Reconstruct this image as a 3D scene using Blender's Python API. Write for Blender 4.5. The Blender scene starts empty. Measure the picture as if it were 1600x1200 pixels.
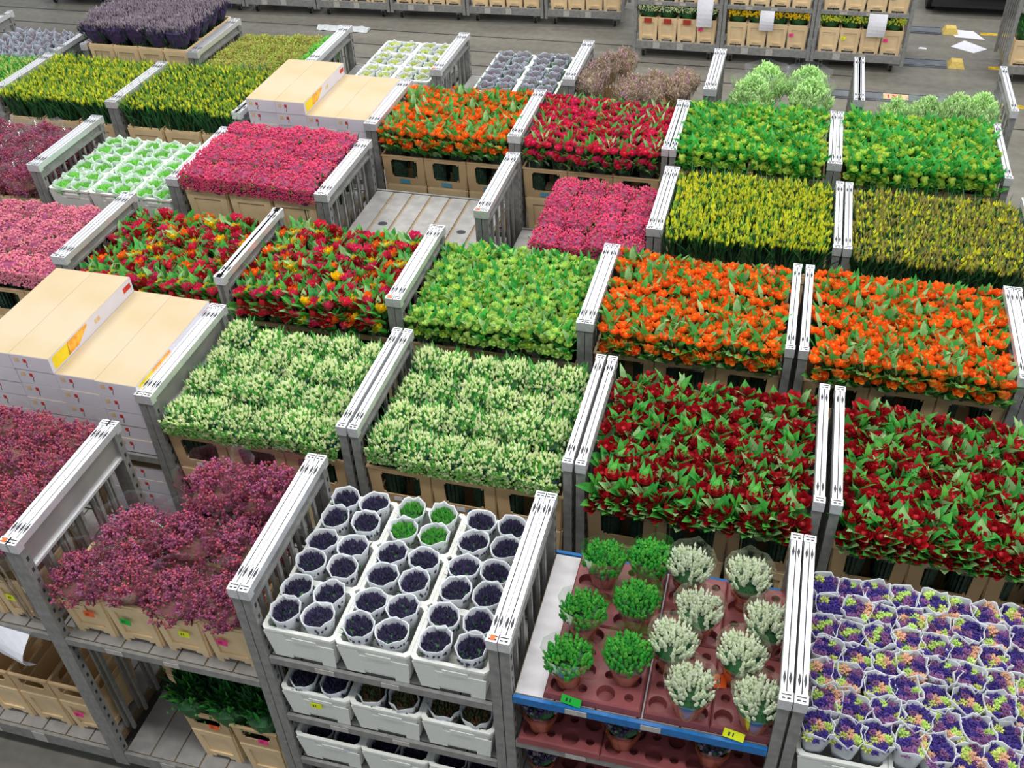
import bpy, math, random
from mathutils import Matrix, Vector, Euler
R = random.Random(7)
PI = math.pi
sc = bpy.context.scene
COL = sc.collection

# ------------------------------------------------------------------ materials
def lin(c):
    return tuple((x / 12.92 if x <= .04045 else ((x + .055) / 1.055) ** 2.4) for x in c)

def rgb(h):
    return lin(tuple(int(h[i:i + 2], 16) / 255 for i in (0, 2, 4)))

def mat(name, hexcol, rough=.6, metal=0., vary=.12, scale=30., rand=0., hue=0., hex2=None, trans=0., spec=.4, bump=0.):
    m = bpy.data.materials.new(name)
    m.use_nodes = True
    nt = m.node_tree
    for n in list(nt.nodes):
        nt.nodes.remove(n)
    N = nt.nodes.new
    L = nt.links.new
    out = N('ShaderNodeOutputMaterial')
    p = N('ShaderNodeBsdfPrincipled')
    p.inputs['Roughness'].default_value = rough
    p.inputs['Metallic'].default_value = metal
    p.inputs['Specular IOR Level'].default_value = spec
    c1 = rgb(hexcol)
    c2 = rgb(hex2) if hex2 else tuple(min(1, x * (1 - vary * 1.6)) for x in c1)
    tc = N('ShaderNodeTexCoord')
    nz = N('ShaderNodeTexNoise')
    nz.inputs['Scale'].default_value = scale
    nz.inputs['Detail'].default_value = 4
    L(tc.outputs['Object'], nz.inputs['Vector'])
    ramp = N('ShaderNodeValToRGB')
    ramp.color_ramp.elements[0].position = .38
    ramp.color_ramp.elements[1].position = .62
    ramp.color_ramp.elements[0].color = (*c2, 1)
    ramp.color_ramp.elements[1].color = (*c1, 1)
    L(nz.outputs['Fac'], ramp.inputs['Fac'])
    last = ramp.outputs['Color']
    if rand or hue:
        oi = N('ShaderNodeObjectInfo')
        hs = N('ShaderNodeHueSaturation')
        mr = N('ShaderNodeMapRange')
        mr.inputs['To Min'].default_value = 1 - rand
        mr.inputs['To Max'].default_value = 1 + rand
        L(oi.outputs['Random'], mr.inputs['Value'])
        L(mr.outputs['Result'], hs.inputs['Value'])
        if hue:
            m2 = N('ShaderNodeMapRange')
            m2.inputs['To Min'].default_value = .5 - hue
            m2.inputs['To Max'].default_value = .5 + hue
            mm = N('ShaderNodeMath')
            mm.operation = 'FRACT'
            m3 = N('ShaderNodeMath')
            m3.operation = 'MULTIPLY'
            m3.inputs[1].default_value = 7.31
            L(oi.outputs['Random'], m3.inputs[0])
            L(m3.outputs[0], mm.inputs[0])
            L(mm.outputs[0], m2.inputs['Value'])
            L(m2.outputs['Result'], hs.inputs['Hue'])
        L(last, hs.inputs['Color'])
        last = hs.outputs['Color']
    L(last, p.inputs['Base Color'])
    if bump:
        b = N('ShaderNodeBump')
        b.inputs['Strength'].default_value = bump
        b.inputs['Distance'].default_value = .01
        L(nz.outputs['Fac'], b.inputs['Height'])
        L(b.outputs['Normal'], p.inputs['Normal'])
    if trans:
        t = N('ShaderNodeBsdfTranslucent')
        L(last, t.inputs['Color'])
        mx = N('ShaderNodeMixShader')
        mx.inputs['Fac'].default_value = trans
        L(p.outputs[0], mx.inputs[1])
        L(t.outputs[0], mx.inputs[2])
        L(mx.outputs[0], out.inputs['Surface'])
    else:
        L(p.outputs[0], out.inputs['Surface'])
    return m

def clear_mat(name, tint='FFFFFF', fac=.12):
    m = bpy.data.materials.new(name)
    m.use_nodes = True
    nt = m.node_tree
    for n in list(nt.nodes):
        nt.nodes.remove(n)
    N = nt.nodes.new
    L = nt.links.new
    out = N('ShaderNodeOutputMaterial')
    tr = N('ShaderNodeBsdfTransparent')
    tr.inputs['Color'].default_value = (.97, .98, .98, 1)
    gl = N('ShaderNodeBsdfGlossy')
    gl.inputs['Roughness'].default_value = .12
    gl.inputs['Color'].default_value = (*rgb(tint), 1)
    lw = N('ShaderNodeLayerWeight')
    lw.inputs['Blend'].default_value = .35
    mr = N('ShaderNodeMapRange')
    mr.inputs['To Min'].default_value = fac * .5
    mr.inputs['To Max'].default_value = min(1, fac * 4)
    L(lw.outputs['Facing'], mr.inputs['Value'])
    mx = N('ShaderNodeMixShader')
    L(mr.outputs['Result'], mx.inputs['Fac'])
    L(tr.outputs[0], mx.inputs[1])
    L(gl.outputs[0], mx.inputs[2])
    L(mx.outputs[0], out.inputs['Surface'])
    return m

M = {}
M['rail'] = mat('brushed_aluminium', 'E8EAEE', .38, .55, .06, 60)
M['rail_dark'] = mat('rail_slot_shadow', '3A3B40', .6, .2)
M['post'] = mat('worn_steel', '9A9A98', .5, .35, .14, 18)
M['plate'] = mat('dull_plate', 'B4B2B0', .35, .5, .15, 3)
M['deck'] = mat('grey_deck', 'A09E9C', .6, .25, .12, 9)
M['deck_groove'] = mat('brown_groove', '9C8868', .8)
M['deck_white'] = mat('pale_deck', 'CBC9CC', .5, .1, .06, 12)
M['blue'] = mat('blue_edge', '1E6FB4', .4)
M['label_white'] = mat('label_white', 'E9E9F2', .5, vary=.03)
M['label_grey'] = mat('label_grey', 'B8B4AE', .5, vary=.1)
M['beige'] = mat('beige_plastic', 'E8CCA0', .5, vary=.06, scale=8, rand=.05)
M['collar'] = mat('tan_plastic', 'CCAC82', .5, vary=.06, scale=8, rand=.05)
M['crate'] = mat('white_foam', 'E9EBE4', .6, vary=.03, rand=.03, bump=.1, scale=80)
M['paper'] = mat('white_paper_sleeve', 'E6EAEE', .5, vary=.05, trans=.35, scale=14)
M['paper_grey'] = mat('grey_sleeve', 'BCC2D0', .4, vary=.3, trans=.3, scale=14)
M['paper_green'] = mat('pale_green_sleeve', 'DDF2E2', .4, vary=.1, trans=.4, scale=14)
M['clear'] = clear_mat('clear_film', 'FFFFFF', .07)
M['clear2'] = clear_mat('clear_film_strong', 'FFFFFF', .14)
M['bluefilm'] = mat('blue_film', '1C7FB8', .3, vary=.2, trans=.2)
M['carton'] = mat('carton_print_white', 'DCD8E2', .6, vary=.04, scale=5)
M['carton_top'] = mat('carton_board', 'C1B298', .85, vary=.05, scale=3, hex2='BDAB8A', spec=.1)
M['yellow_print'] = mat('yellow_print', 'F6D822', .5, vary=.05)
M['orange_print'] = mat('orange_print', 'EE8A2E', .5, hex2='F6C040', scale=25)
M['red_print'] = mat('red_print', 'D23A2E', .5)
M['tan_print'] = mat('tan_print', 'E2C49A', .6)
M['ink'] = mat('ink', '35333A', .7)
M['maroon'] = mat('maroon_tray', '8C4A4C', .45, vary=.15, scale=6)
M['terra'] = mat('terracotta_pot', 'B25A30', .6, vary=.1)
M['tag_orange'] = mat('tag_orange', 'FF6A2C', .5, vary=.02)
M['tag_green'] = mat('tag_green', '17B83C', .5, vary=.02)
M['tag_yellow'] = mat('tag_yellow', 'E6F21E', .5, vary=.02)
M['tag_pink'] = mat('tag_pink', 'F63C8C', .5, vary=.02)
M['sticker_blue'] = mat('sticker_blue', '6FA0C8', .5, hex2='4E9A90', scale=60)
M['black'] = mat('black_rubber', '17171A', .6)
M['dark'] = mat('dark_vehicle', '1E1D22', .5)
M['soil'] = mat('soil', '3A2A20', .9)
M['yellow_paint'] = mat('yellow_paint', 'D8B83A', .7, vary=.3, scale=12)
M['yellow_block'] = mat('yellow_block', 'E0C46A', .6)
M['strip'] = mat('floor_strip', '7B8188', .45, .2, .2, 4)
M['red_cover'] = mat('red_pot', 'B03A28', .5)
M['chrome'] = mat('wheel_hub', '9A9A9E', .3, .8)

# greens and blooms
M['leaf'] = mat('leaf_green', '60BC4C', .45, vary=.2, scale=9, rand=.12, hue=.01, hex2='3E9E44', trans=.35)
M['leaf_pale'] = mat('leaf_pale_tip', 'A4D48C', .4, vary=.2, scale=9, rand=.12, trans=.3)
M['leaf_dark'] = mat('leaf_dark', '34703E', .5, vary=.3, scale=10, rand=.15, trans=.15)
M['stem'] = mat('stem_green', '2C4A38', .6, vary=.35, scale=40, rand=.1)
M['leaf_bright'] = mat('leaf_bright', '4CBC48', .45, hex2='2C9640', scale=9, rand=.12, trans=.3)
M['red'] = mat('bloom_red', 'B4101E', .55, hex2='860A14', scale=25, rand=.2, trans=.15)
M['red2'] = mat('bloom_scarlet', 'C21A26', .55, hex2='98101C', scale=25, rand=.15, trans=.15)
M['orange'] = mat('bloom_orange', 'FC8A2C', .5, hex2='F46C18', scale=25, rand=.15, hue=.008, trans=.2)
M['pink'] = mat('bloom_pink', 'E23A60', .5, hex2='CC2650', scale=25, rand=.15, hue=.01, trans=.2)
M['yellow'] = mat('bloom_yellow', 'F6D414', .5, hex2='E8B80C', scale=25, rand=.1, trans=.2)
M['lime'] = mat('bloom_lime', 'CCE062', .5, hex2='ACCE50', scale=25, rand=.15, hue=.01, trans=.25)
M['lime2'] = mat('bloom_lime_soft', 'DAEC8A', .5, hex2='B2DC72', scale=25, rand=.15, hue=.01, trans=.25)
M['cream'] = mat('buds_cream', 'F6FAD6', .5, hex2='DDEEA6', scale=30, rand=.08, trans=.2)
M['greenbud'] = mat('buds_green', '96D468', .5, hex2='5CB04C', scale=30, rand=.08, trans=.2)
M['dafyellow'] = mat('daffodil_bud', 'EAE636', .5, hex2='CCD23A', scale=30, rand=.1, hue=.008, trans=.2)
M['dafgreen'] = mat('daffodil_green', 'A4C044', .5, hex2='7AA03A', scale=30, rand=.1, trans=.2)
M['dafbrown'] = mat('daffodil_sheath', 'B4A858', .6, hex2='98924E', scale=30, rand=.1, trans=.15)
M['hotpink'] = mat('sprays_hot_pink', 'F0608C', .6, hex2='DA4472', scale=30, rand=.12, trans=.2)
M['softpink'] = mat('sprays_soft_pink', 'F6A0B4', .6, hex2='E07C96', scale=30, rand=.12, trans=.2)
M['plum'] = mat('sprays_plum', 'B25686', .6, hex2='8A4064', scale=20, rand=.18, trans=.15)
M['plum2'] = mat('sprays_plum_red', 'C4546E', .6, hex2='96465A', scale=20, rand=.15, trans=.15)
M['heath'] = mat('sprays_brown', 'BCA890', .7, hex2='A08C76', scale=20, rand=.15, trans=.1)
M['heathpink'] = mat('sprays_mauve', 'D0A0BC', .7, scale=20, rand=.15, trans=.1)
M['violet'] = mat('bloom_violet', '4A3A92', .6, hex2='3A2A74', scale=30, rand=.2, trans=.1)
M['mauve'] = mat('bloom_mauve', '8E6294', .6, hex2='74487C', scale=30, rand=.2, trans=.1)
M['salmon'] = mat('bloom_salmon', 'EAB2A4', .6, hex2='DDB888', scale=30, rand=.12, trans=.2)
M['pale_yellow'] = mat('bloom_pale_yellow', 'DEE68E', .6, hex2='B8C65A', scale=30, rand=.12, trans=.2)
M['nightbud'] = mat('buds_night', '403A5C', .6, hex2='302C48', scale=20, rand=.15)
M['lavender'] = mat('lavender_grey', '988C94', .7, hex2='7A6E7C', scale=20, rand=.1)
M['lavender_deep'] = mat('lavender_violet', '463560', .7, hex2='382A4E', scale=20, rand=.1)
M['whitebud'] = mat('buds_white', 'E8EEDC', .5, hex2='D6E2C0', scale=30, rand=.04, trans=.25)
M['minty'] = mat('pale_green_sprays', 'E0F8BC', .5, hex2='C6F09E', scale=20, rand=.1, trans=.3)
M['ltgreen'] = mat('lettuce_green', 'A4E872', .5, hex2='74CC54', scale=20, rand=.1, trans=.3)
M['rust'] = mat('rust_buds', '6E4434', .6, hex2='3E5A34', scale=20, rand=.15)
M['plumbody'] = mat('plum_body', '7E4A54', .8, hex2='6A5440', scale=18)
M['herb'] = mat('herb_green', '62B846', .5, hex2='3C9638', scale=20, rand=.1, trans=.2)

# ------------------------------------------------------------------ mesh building
class MB:
    def __init__(s):
        s.v = []; s.f = []; s.m = []; s.cur = 0; s.mats = []
    def use(s, name):
        if name not in s.mats:
            s.mats.append(name)
        s.cur = s.mats.index(name)
        return s
    def add(s, vs, fs):
        n = len(s.v)
        s.v += [tuple(v) for v in vs]
        s.f += [tuple(i + n for i in f) for f in fs]
        s.m += [s.cur] * len(fs)
        return s
    def hexa(s, b, t):       # bottom 4 ccw, top 4 ccw
        return s.add(list(b) + list(t), [(3, 2, 1, 0), (4, 5, 6, 7), (0, 1, 5, 4), (1, 2, 6, 5), (2, 3, 7, 6), (3, 0, 4, 7)])
    def box(s, x0, x1, y0, y1, z0, z1):
        return s.hexa([(x0, y0, z0), (x1, y0, z0), (x1, y1, z0), (x0, y1, z0)], [(x0, y0, z1), (x1, y0, z1), (x1, y1, z1), (x0, y1, z1)])
    def rings(s, rings, cap0=True, cap1=True, close=True):
        n = len(rings[0]); vs = [v for r in rings for v in r]; fs = []
        for i in range(len(rings) - 1):
            for j in range(n if close else n - 1):
                k = (j + 1) % n
                fs.append((i * n + j, i * n + k, (i + 1) * n + k, (i + 1) * n + j))
        if cap0: fs.append(tuple(reversed(range(n))))
        if cap1: fs.append(tuple((len(rings) - 1) * n + j for j in range(n)))
        return s.add(vs, fs)
    def lathe(s, prof, n=16, cx=0, cy=0, cap0=True, cap1=False):
        return s.rings([[(cx + r * math.cos(2 * PI * j / n), cy + r * math.sin(2 * PI * j / n), z) for j in range(n)] for r, z in prof], cap0, cap1)
    def build(s, name, mats=None, smooth=False):
        me = bpy.data.meshes.new(name)
        me.from_pydata(s.v, [], s.f)
        for k in (mats or s.mats):
            me.materials.append(M[k])
        me.polygons.foreach_set('material_index', s.m)
        if smooth:
            me.polygons.foreach_set('use_smooth', [True] * len(me.polygons))
        me.update()
        return me

def bud(mb, p, r, l, ax, n=4):
    """small pointed bud: octahedron stretched along ax"""
    ax = Vector(ax).normalized()
    u = ax.orthogonal().normalized(); w = ax.cross(u)
    p = Vector(p)
    mid = [p + ax * l * .45 + (u * math.cos(2 * PI * i / n) + w * math.sin(2 * PI * i / n)) * r for i in range(n)]
    vs = [p] + mid + [p + ax * l]
    fs = [(0, 1 + (i + 1) % n, 1 + i) for i in range(n)] + [(n + 1, 1 + i, 1 + (i + 1) % n) for i in range(n)]
    mb.add(vs, fs)

def blade(mb, p, d, l, w, bend=.3, seg=3):
    """pointed leaf with a folded midrib, starting at p along d, bending outwards"""
    p = Vector(p); d = Vector(d).normalized()
    side = d.cross(Vector((0, 0, 1)))
    if side.length < .05: side = Vector((1, 0, 0))
    side.normalize()
    side = (Matrix.Rotation(R.uniform(-.8, .8), 3, d) @ side)
    outw = Vector((d.x, d.y, 0))
    if outw.length < .01: outw = Vector((R.uniform(-1, 1), R.uniform(-1, 1), 0))
    outw.normalize()
    vs = []
    for i in range(seg + 1):
        t = i / seg
        c = p + d * l * t + outw * bend * l * t * t - Vector((0, 0, 1)) * bend * l * .35 * t * t
        ww = w * (math.sin(PI * min(1, .18 + t * .82)) ** .8 if i < seg else .04)
        nrm = side.cross(d).normalized()
        vs += [c - side * ww * .5 + nrm * ww * .18, c, c + side * ww * .5 + nrm * ww * .18]
    fs = []
    for i in range(seg):
        a = i * 3
        fs += [(a, a + 1, a + 4, a + 3), (a + 1, a + 2, a + 5, a + 4)]
    mb.add(vs, fs)

def bar(mb, a, b, r, n=4):
    a = Vector(a); b = Vector(b)
    d = (b - a).normalized(); u = d.orthogonal().normalized(); w = d.cross(u)
    mb.rings([[c + (u * math.cos(2 * PI * (i + .5) / n) + w * math.sin(2 * PI * (i + .5) / n)) * r for i in range(n)] for c in (a, b)])

def bloom_mesh(name, m, r=.034, petals=((6, 1.0, 1.0), (5, .72, .75), (4, .42, .4)), cup=.9):
    """double tulip: overlapping curved petals in three whorls"""
    mb = MB().use(m)
    for wi, (n, rr, open_) in enumerate(petals):
        for k in range(n):
            a0 = 2 * PI * k / n + wi * .5 + R.uniform(-.15, .15)
            h = r * (1.25 + .12 * wi) * R.uniform(.9, 1.1)
            vs = []
            for i in range(4):
                t = i / 3
                rad = r * rr * (.35 + .75 * math.sin(t * PI * .62)) * (1 + .18 * open_ * (t > .9))
                z = h * t * cup
                half = (1.25 / n * PI) * (math.sin(PI * (.15 + .72 * t)))
                for j in (-1, 0, 1):
                    a = a0 + j * half
                    q = rad * (1 - .06 * abs(j))
                    vs.append((q * math.cos(a), q * math.sin(a), z - .12 * h * abs(j) * t))
            fs = []
            for i in range(3):
                for j in range(2):
                    a = i * 3 + j
                    fs.append((a, a + 1, a + 4, a + 3))
            mb.add(vs, fs)
    mb.lathe([(r * .1, -.01), (r * .5, .0), (r * .55, r * .5), (r * .3, r * .95), (0.001, r * 1.0)], 8)
    return mb.build(name, smooth=True)

# ------------------------------------------------------------------ objects
def P(name, mesh, parts=(), loc=(0, 0, 0), rz=0, label=None, kind=None):
    return dict(name=name, mesh=mesh, parts=list(parts), loc=loc, rz=rz, label=label, kind=kind)

def put(t, parent=None, loc=None, rz=None, sc_=None, label=None, cat=None, group=None, kind=None):
    o = bpy.data.objects.new(t['name'], t['mesh'])
    COL.objects.link(o)
    o.parent = parent
    o.location = loc if loc is not None else t['loc']
    o.rotation_euler = (0, 0, rz) if rz is not None else (t['rz'] if isinstance(t['rz'], tuple) else (0, 0, t['rz']))
    if sc_ is not None:
        o.scale = sc_ if isinstance(sc_, tuple) else (sc_,) * 3
    label = label or t.get('label')
    if label: o['label'] = label
    if cat: o['category'] = cat
    if group: o['group'] = group
    k = kind or t.get('kind')
    if k: o['kind'] = k
    for c in t['parts']:
        put(c, o)
    return o

def thing(name, label, cat, loc=(0, 0, 0), rz=0, group=None, mesh=None):
    return put(P(name, mesh), loc=loc, rz=rz, label=label, cat=cat, group=group)

ORD = ['first', 'second', 'third', 'fourth', 'fifth', 'sixth', 'seventh', 'eighth', 'ninth', 'tenth', 'eleventh', 'twelfth']

# ------------------------------------------------------------------ trolley
ZR = 2.35
HW = .665
def end_frame_tpl(tall=False):
    # local: x centre of the frame, y 0..1.0
    post = MB().use('post')
    post.box(-.026, .026, 0, .012, .12, 2.30)
    post.box(-.026, -.018, .012, .055, .12, 2.30)
    post.box(.018, .026, .012, .055, .12, 2.30)
    post.box(-.018, .018, .043, .055, .12, 2.30)
    post.use('rail_dark')
    for i in range(22):
        z = .3 + i * .09
        post.box(-.0275, -.0255, .022, .038, z, z + .03)
        post.box(.0255, .0275, .022, .038, z, z + .03)
    pm = post.build('post')
    rail = MB().use('rail')
    rail.box(-.027, -.003, .04, .97, 2.30, ZR)
    rail.box(.003, .027, .04, .97, 2.30, ZR)
    rail.use('rail_dark').box(-.003, .003, .04, .97, 2.30, ZR - .006)
    for y0, y1 in ((.075, .16), (.85, .935)):
        for s in (-1, 1):
            x = s * .0135
            ym = (y0 + y1) / 2
            rail.add([(x, y0, ZR + .002), (x + .0075, ym, ZR + .002), (x, y1, ZR + .002), (x - .0075, ym, ZR + .002)], [(0, 1, 2, 3)])
    rail.use('rail')
    for y0 in (-.01, .97):
        rail.box(-.031, .031, y0, y0 + .05, 2.285, ZR + .004)
        rail.use('rail_dark')
        rail.box(-.02, -.004, y0 + .012, y0 + .02, ZR + .004, ZR + .0055)
        rail.box(.004, .02, y0 + .012, y0 + .02, ZR + .004, ZR + .0055)
        rail.box(-.022, .022, y0 + .032, y0 + .038, ZR + .004, ZR + .0055)
        rail.use('rail')
    rm = rail.build('top_rail')
    plate = MB().use('plate' if tall else 'post')
    zt = 2.12 if tall else 2.235
    plate.box(-.005, .005, .055, .945, zt, 2.30)
    plate.use('rail' if tall else 'post').box(-.022, .022, .055, .945, zt - .02, zt)
    plm = plate.build('upper_plate')
    bars = [MB().use('post').box(-.009, .009, y - .012, y + .012, .28, zt - .01).build('bar') for y in (.19, .34, .5, .66, .81)]
    return [P('post', pm), P('post', pm, loc=(0, .945, 0)), P('top_rail', rm), P('upper_plate', plm)] + [P('bar', b) for b in bars]
EF = end_frame_tpl()
EFT = end_frame_tpl(True)

def deck_mesh(name, top, groove, lip, h=.05, x=HW - .035, planks=7, label=True, holes=False, gw=.006):
    mb = MB().use(groove).box(-x, x, .02, .98, -h + .01, -.012)
    w = 2 * x / planks
    mb.use(top)
    for i in range(planks):
        a = -x + i * w
        mb.box(a + gw, a + w - gw, .03, .97, -.014, 0)
    mb.use(lip).box(-x, x, 0, .02, -h, .004).box(-x, x, .98, 1.0, -h, .004)
    if label:
        mb.use('label_grey')
        for a, b in ((-.36, -.25), (.02, .12)):
            mb.box(a, b, -.004, 0, -h + .008, -.004)
    if holes:
        mb.use('rail_dark')
        for hx in (-.36, .36):
            mb.add([(hx + .042 * math.cos(t * PI / 6), .42 + .034 * math.sin(t * PI / 6), .001) for t in range(12)], [tuple(range(12))])
    return mb.build(name)
DECK = deck_mesh('shelf', 'deck', 'deck_groove', 'post')
DECKH = deck_mesh('shelf', 'deck', 'deck_groove', 'post', holes=True, gw=.013)
DECKB = deck_mesh('shelf', 'deck_white', 'deck_groove', 'blue', planks=6)
DECKP = deck_mesh('shelf', 'post', 'rail_dark', 'post')
BASE = deck_mesh('base_platform', 'deck', 'deck_groove', 'post', h=.11)
def castor_tpl():
    b = MB().use('post').box(-.03, .03, -.035, .035, .1, .16).box(-.03, -.022, -.02, .02, .03, .1).box(.022, .03, -.02, .02, .03, .1)
    w = MB().use('black')
    n = 14
    w.rings([[(x, .055 * math.cos(2 * PI * j / n), .056 + .055 * math.sin(2 * PI * j / n)) for j in range(n)] for x in (-.018, .018)])
    return P('castor', b.build('castor'), [P('wheel', w.build('wheel'))])
CAST = castor_tpl()

def trolley(x0, y, label, shelves=(), pitch=1.375, rz=0, group='flower trolleys', tall=(0, 0), spot=False):
    cx = x0 + pitch / 2
    t = thing('flower_trolley', label, 'trolley', (cx, y, 0), rz, group)
    for s in (-1, 1):
        f = put(P('end_frame', None, EFT if tall[(s + 1) // 2] else EF), t, (s * (HW - .006), 0, 0))
        if spot and s == 1:
            put(P('orange_sticker', MB().use('tag_orange').box(-.012, .012, .0, .03, 2.354, 2.357).build('orange_sticker'), label='small orange sticker'), f)
    put(P('base_platform', BASE), t, (0, 0, .27))
    for sx in (-1, 1):
        for sy in (.12, .88):
            put(CAST, t, (sx * .52, sy, 0))
    for z, m in shelves:
        put(P('shelf', m), t, (0, 0, z))
    return t

# ------------------------------------------------------------------ containers
def tub(mb, wt, dt, wb, db, h, th=.012):
    def ring(w, d, z, c=.02):
        w /= 2; d /= 2
        return [(-w + c, -d, z), (w - c, -d, z), (w, -d + c, z), (w, d - c, z), (w - c, d, z), (-w + c, d, z), (-w, d - c, z), (-w, -d + c, z)]
    mb.rings([ring(wb, db, .02), ring(wt, dt, h - .02), ring(wt + .014, dt + .014, h - .018), ring(wt + .014, dt + .014, h),
              ring(wt - 2 * th, dt - 2 * th, h), ring(wb - 2 * th, db - 2 * th, .035)])

def face_piece(mb, wt, dt, wb, db, h, x0, x1, z0, z1, e=.012, side='front'):
    """raised piece lying on the tapered front or side of a tub; x in -1..1 of the half width"""
    def pt(x, z, off):
        t = z / h
        W = (wb + (wt - wb) * t) / 2; D = (db + (dt - db) * t) / 2
        if side == 'front': return (x * W, -D - off, z)
        if side == 'back': return (-x * W, D + off, z)
        if side == 'right': return (W + off, x * D, z)
        return (-W - off, -x * D, z)
    mb.hexa([pt(x0, z0, e), pt(x1, z0, e), pt(x1, z0, 0), pt(x0, z0, 0)], [pt(x0, z1, e), pt(x1, z1, e), pt(x1, z1, 0), pt(x0, z1, 0)])

def container_mesh(wt, dt, h, m='beige', taper=.88, ribs=True):
    wb, db = wt * taper, dt * taper
    mb = MB().use(m)
    tub(mb, wt, dt, wb, db, h)
    for sd in ('front', 'back', 'left', 'right'):
        face_piece(mb, wt, dt, wb, db, h, -1, -.68, .0, h - .02, side=sd)
        face_piece(mb, wt, dt, wb, db, h, .68, 1, .0, h - .02, side=sd)
        face_piece(mb, wt, dt, wb, db, h, -.68, .68, h * .80, h - .02, side=sd)
        face_piece(mb, wt, dt, wb, db, h, -.68, -.4, .03, .085, side=sd)
        face_piece(mb, wt, dt, wb, db, h, .4, .68, .03, .085, side=sd)
        face_piece(mb, wt, dt, wb, db, h, -.4, .4, .055, .085, side=sd)
    return mb.build('container')

def collar_mesh(w, d, h, m='collar', spread=1.06):
    mb = MB().use(m)
    wb, db, wt, dt = w, d, w * spread, d * spread
    t = .008
    for sd in ('front', 'back', 'left', 'right'):
        for a, b, z0, z1 in ((-1, 1, 0, .07), (-1, 1, h - .035, h), (-1, -.62, .07, h - .035), (.66, 1, .07, h - .035)):
            face_piece(mb, wt, dt, wb, db, h, a, b, z0, z1, e=t, side=sd)
        # bevelled window corners
        for s_ in (-1, 1):
            face_piece(mb, wt, dt, wb, db, h, min(s_ * .62, s_ * .55), max(s_ * .62, s_ * .55), .07, .085, e=t, side=sd)
            face_piece(mb, wt, dt, wb, db, h, min(s_ * .62, s_ * .56), max(s_ * .62, s_ * .56), h - .05, h - .035, e=t, side=sd)
    # rolled lip
    def ring(w_, d_, z): return [(-w_ / 2, -d_ / 2, z), (w_ / 2, -d_ / 2, z), (w_ / 2, d_ / 2, z), (-w_ / 2, d_ / 2, z)]
    mb.rings([ring(wt + .01, dt + .01, h - .012), ring(wt + .024, dt + .024, h - .006), ring(wt + .02, dt + .02, h + .004), ring(wt - .012, dt - .012, h + .004), ring(wt - .012, dt - .012, h - .012)], False, False)
    return mb.build('collar')

HC = .40   # container height
CW = container_mesh(.385, .30, HC)            # wide face to the front
CN = container_mesh(.285, .385, .37)
KW = collar_mesh(.385, .30, .29)
KN = collar_mesh(.285, .385, .19)
STK_W = MB().use('label_white').box(-.055, .0, -.0015, 0, 0, .035).build('paper_label')
STK_D = MB().use('blue').lathe([(.001, -.001), (.016, .0), (.020, .012), (.012, .03), (.001, .042)], 8).build('blue_mark')
STK_B = MB().use('sticker_blue').box(-.05, .05, -.002, 0, 0, .045).build('sticker')
def tag_mesh(c):
    return MB().use(c).box(-.034, .034, -.002, 0, 0, .045).use('ink').box(-.018, -.012, -.003, -.002, .012, .032).box(-.004, .0, -.003, -.002, .014, .034).build('price_tag')
TAG = {c: tag_mesh('tag_' + c) for c in ('orange', 'green', 'yellow', 'pink')}

def bucket(x, y, z, label, wide=True, collar=True, group=None, mark=None, tag=None, rz=0, tagpos=(0, .2)):
    """y = front face of the bucket"""
    d = .30 if wide else .385
    o = thing('flower_bucket', label, 'bucket', (x, y + d / 2 + .012, z), rz, group)
    h = HC if wide else .37
    put(P('container', CW if wide else CN), o, sc_=(R.uniform(.985, 1.01), 1, 1))
    if collar:
        put(P('collar', KW if wide else KN), o, (0, 0, h))
    fy = -d / 2 * .985 - .014
    if mark == 'drop':
        put(P('paper_label', STK_W, label='white paper label'), o, (.0, fy - .002, h + .022))
        mk = put(P('blue_mark', STK_D, label='blue teardrop mark'), o, (.035, fy - .003, h + .015))
        mk.scale = (1, .25, 1)
    elif mark == 'blue':
        put(P('sticker', STK_B, label='pale blue and green sticker'), o, (.0, fy - .001, h + .012 if collar else h - .06))
    if tag:
        k = put(P('price_tag', TAG[tag], label=tag + ' price tag'), o, (tagpos[0], fy - .002, tagpos[1]))
        k.rotation_euler = (-.06, R.uniform(-.1, .1), 0)
    return o

# ------------------------------------------------------------------ bunch templates
def stem_bundle(mb, h, r, n=9, r0=.045, z1=None):
    for k in range(n):
        a = 2 * PI * k / n + R.random() * .5
        q = math.sqrt(R.random())
        bar(mb, (r0 * q * math.cos(a), r0 * q * math.sin(a), 0), (r * q * math.cos(a), r * q * math.sin(a), h), .008, 3)

def cone_sleeve(mb, z0, z1, r0, r1, n=14, wav=.006, thick=.0015, sx=1, sy=1, flare=0):
    def ring(r, z, w=0):
        return [((r + w * math.sin(3.1 * j) ) * math.cos(2 * PI * j / n) * sx, (r + w * math.sin(3.1 * j)) * math.sin(2 * PI * j / n) * sy, z + (w * 1.5 * math.cos(2.3 * j))) for j in range(n)]
    st = st_seed = R.random
    zm = (z0 + z1) / 2
    mb.rings([ring(r0, z0), ring((r0 + r1) / 2, zm), ring(r1, z1, wav)], False, False)

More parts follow.
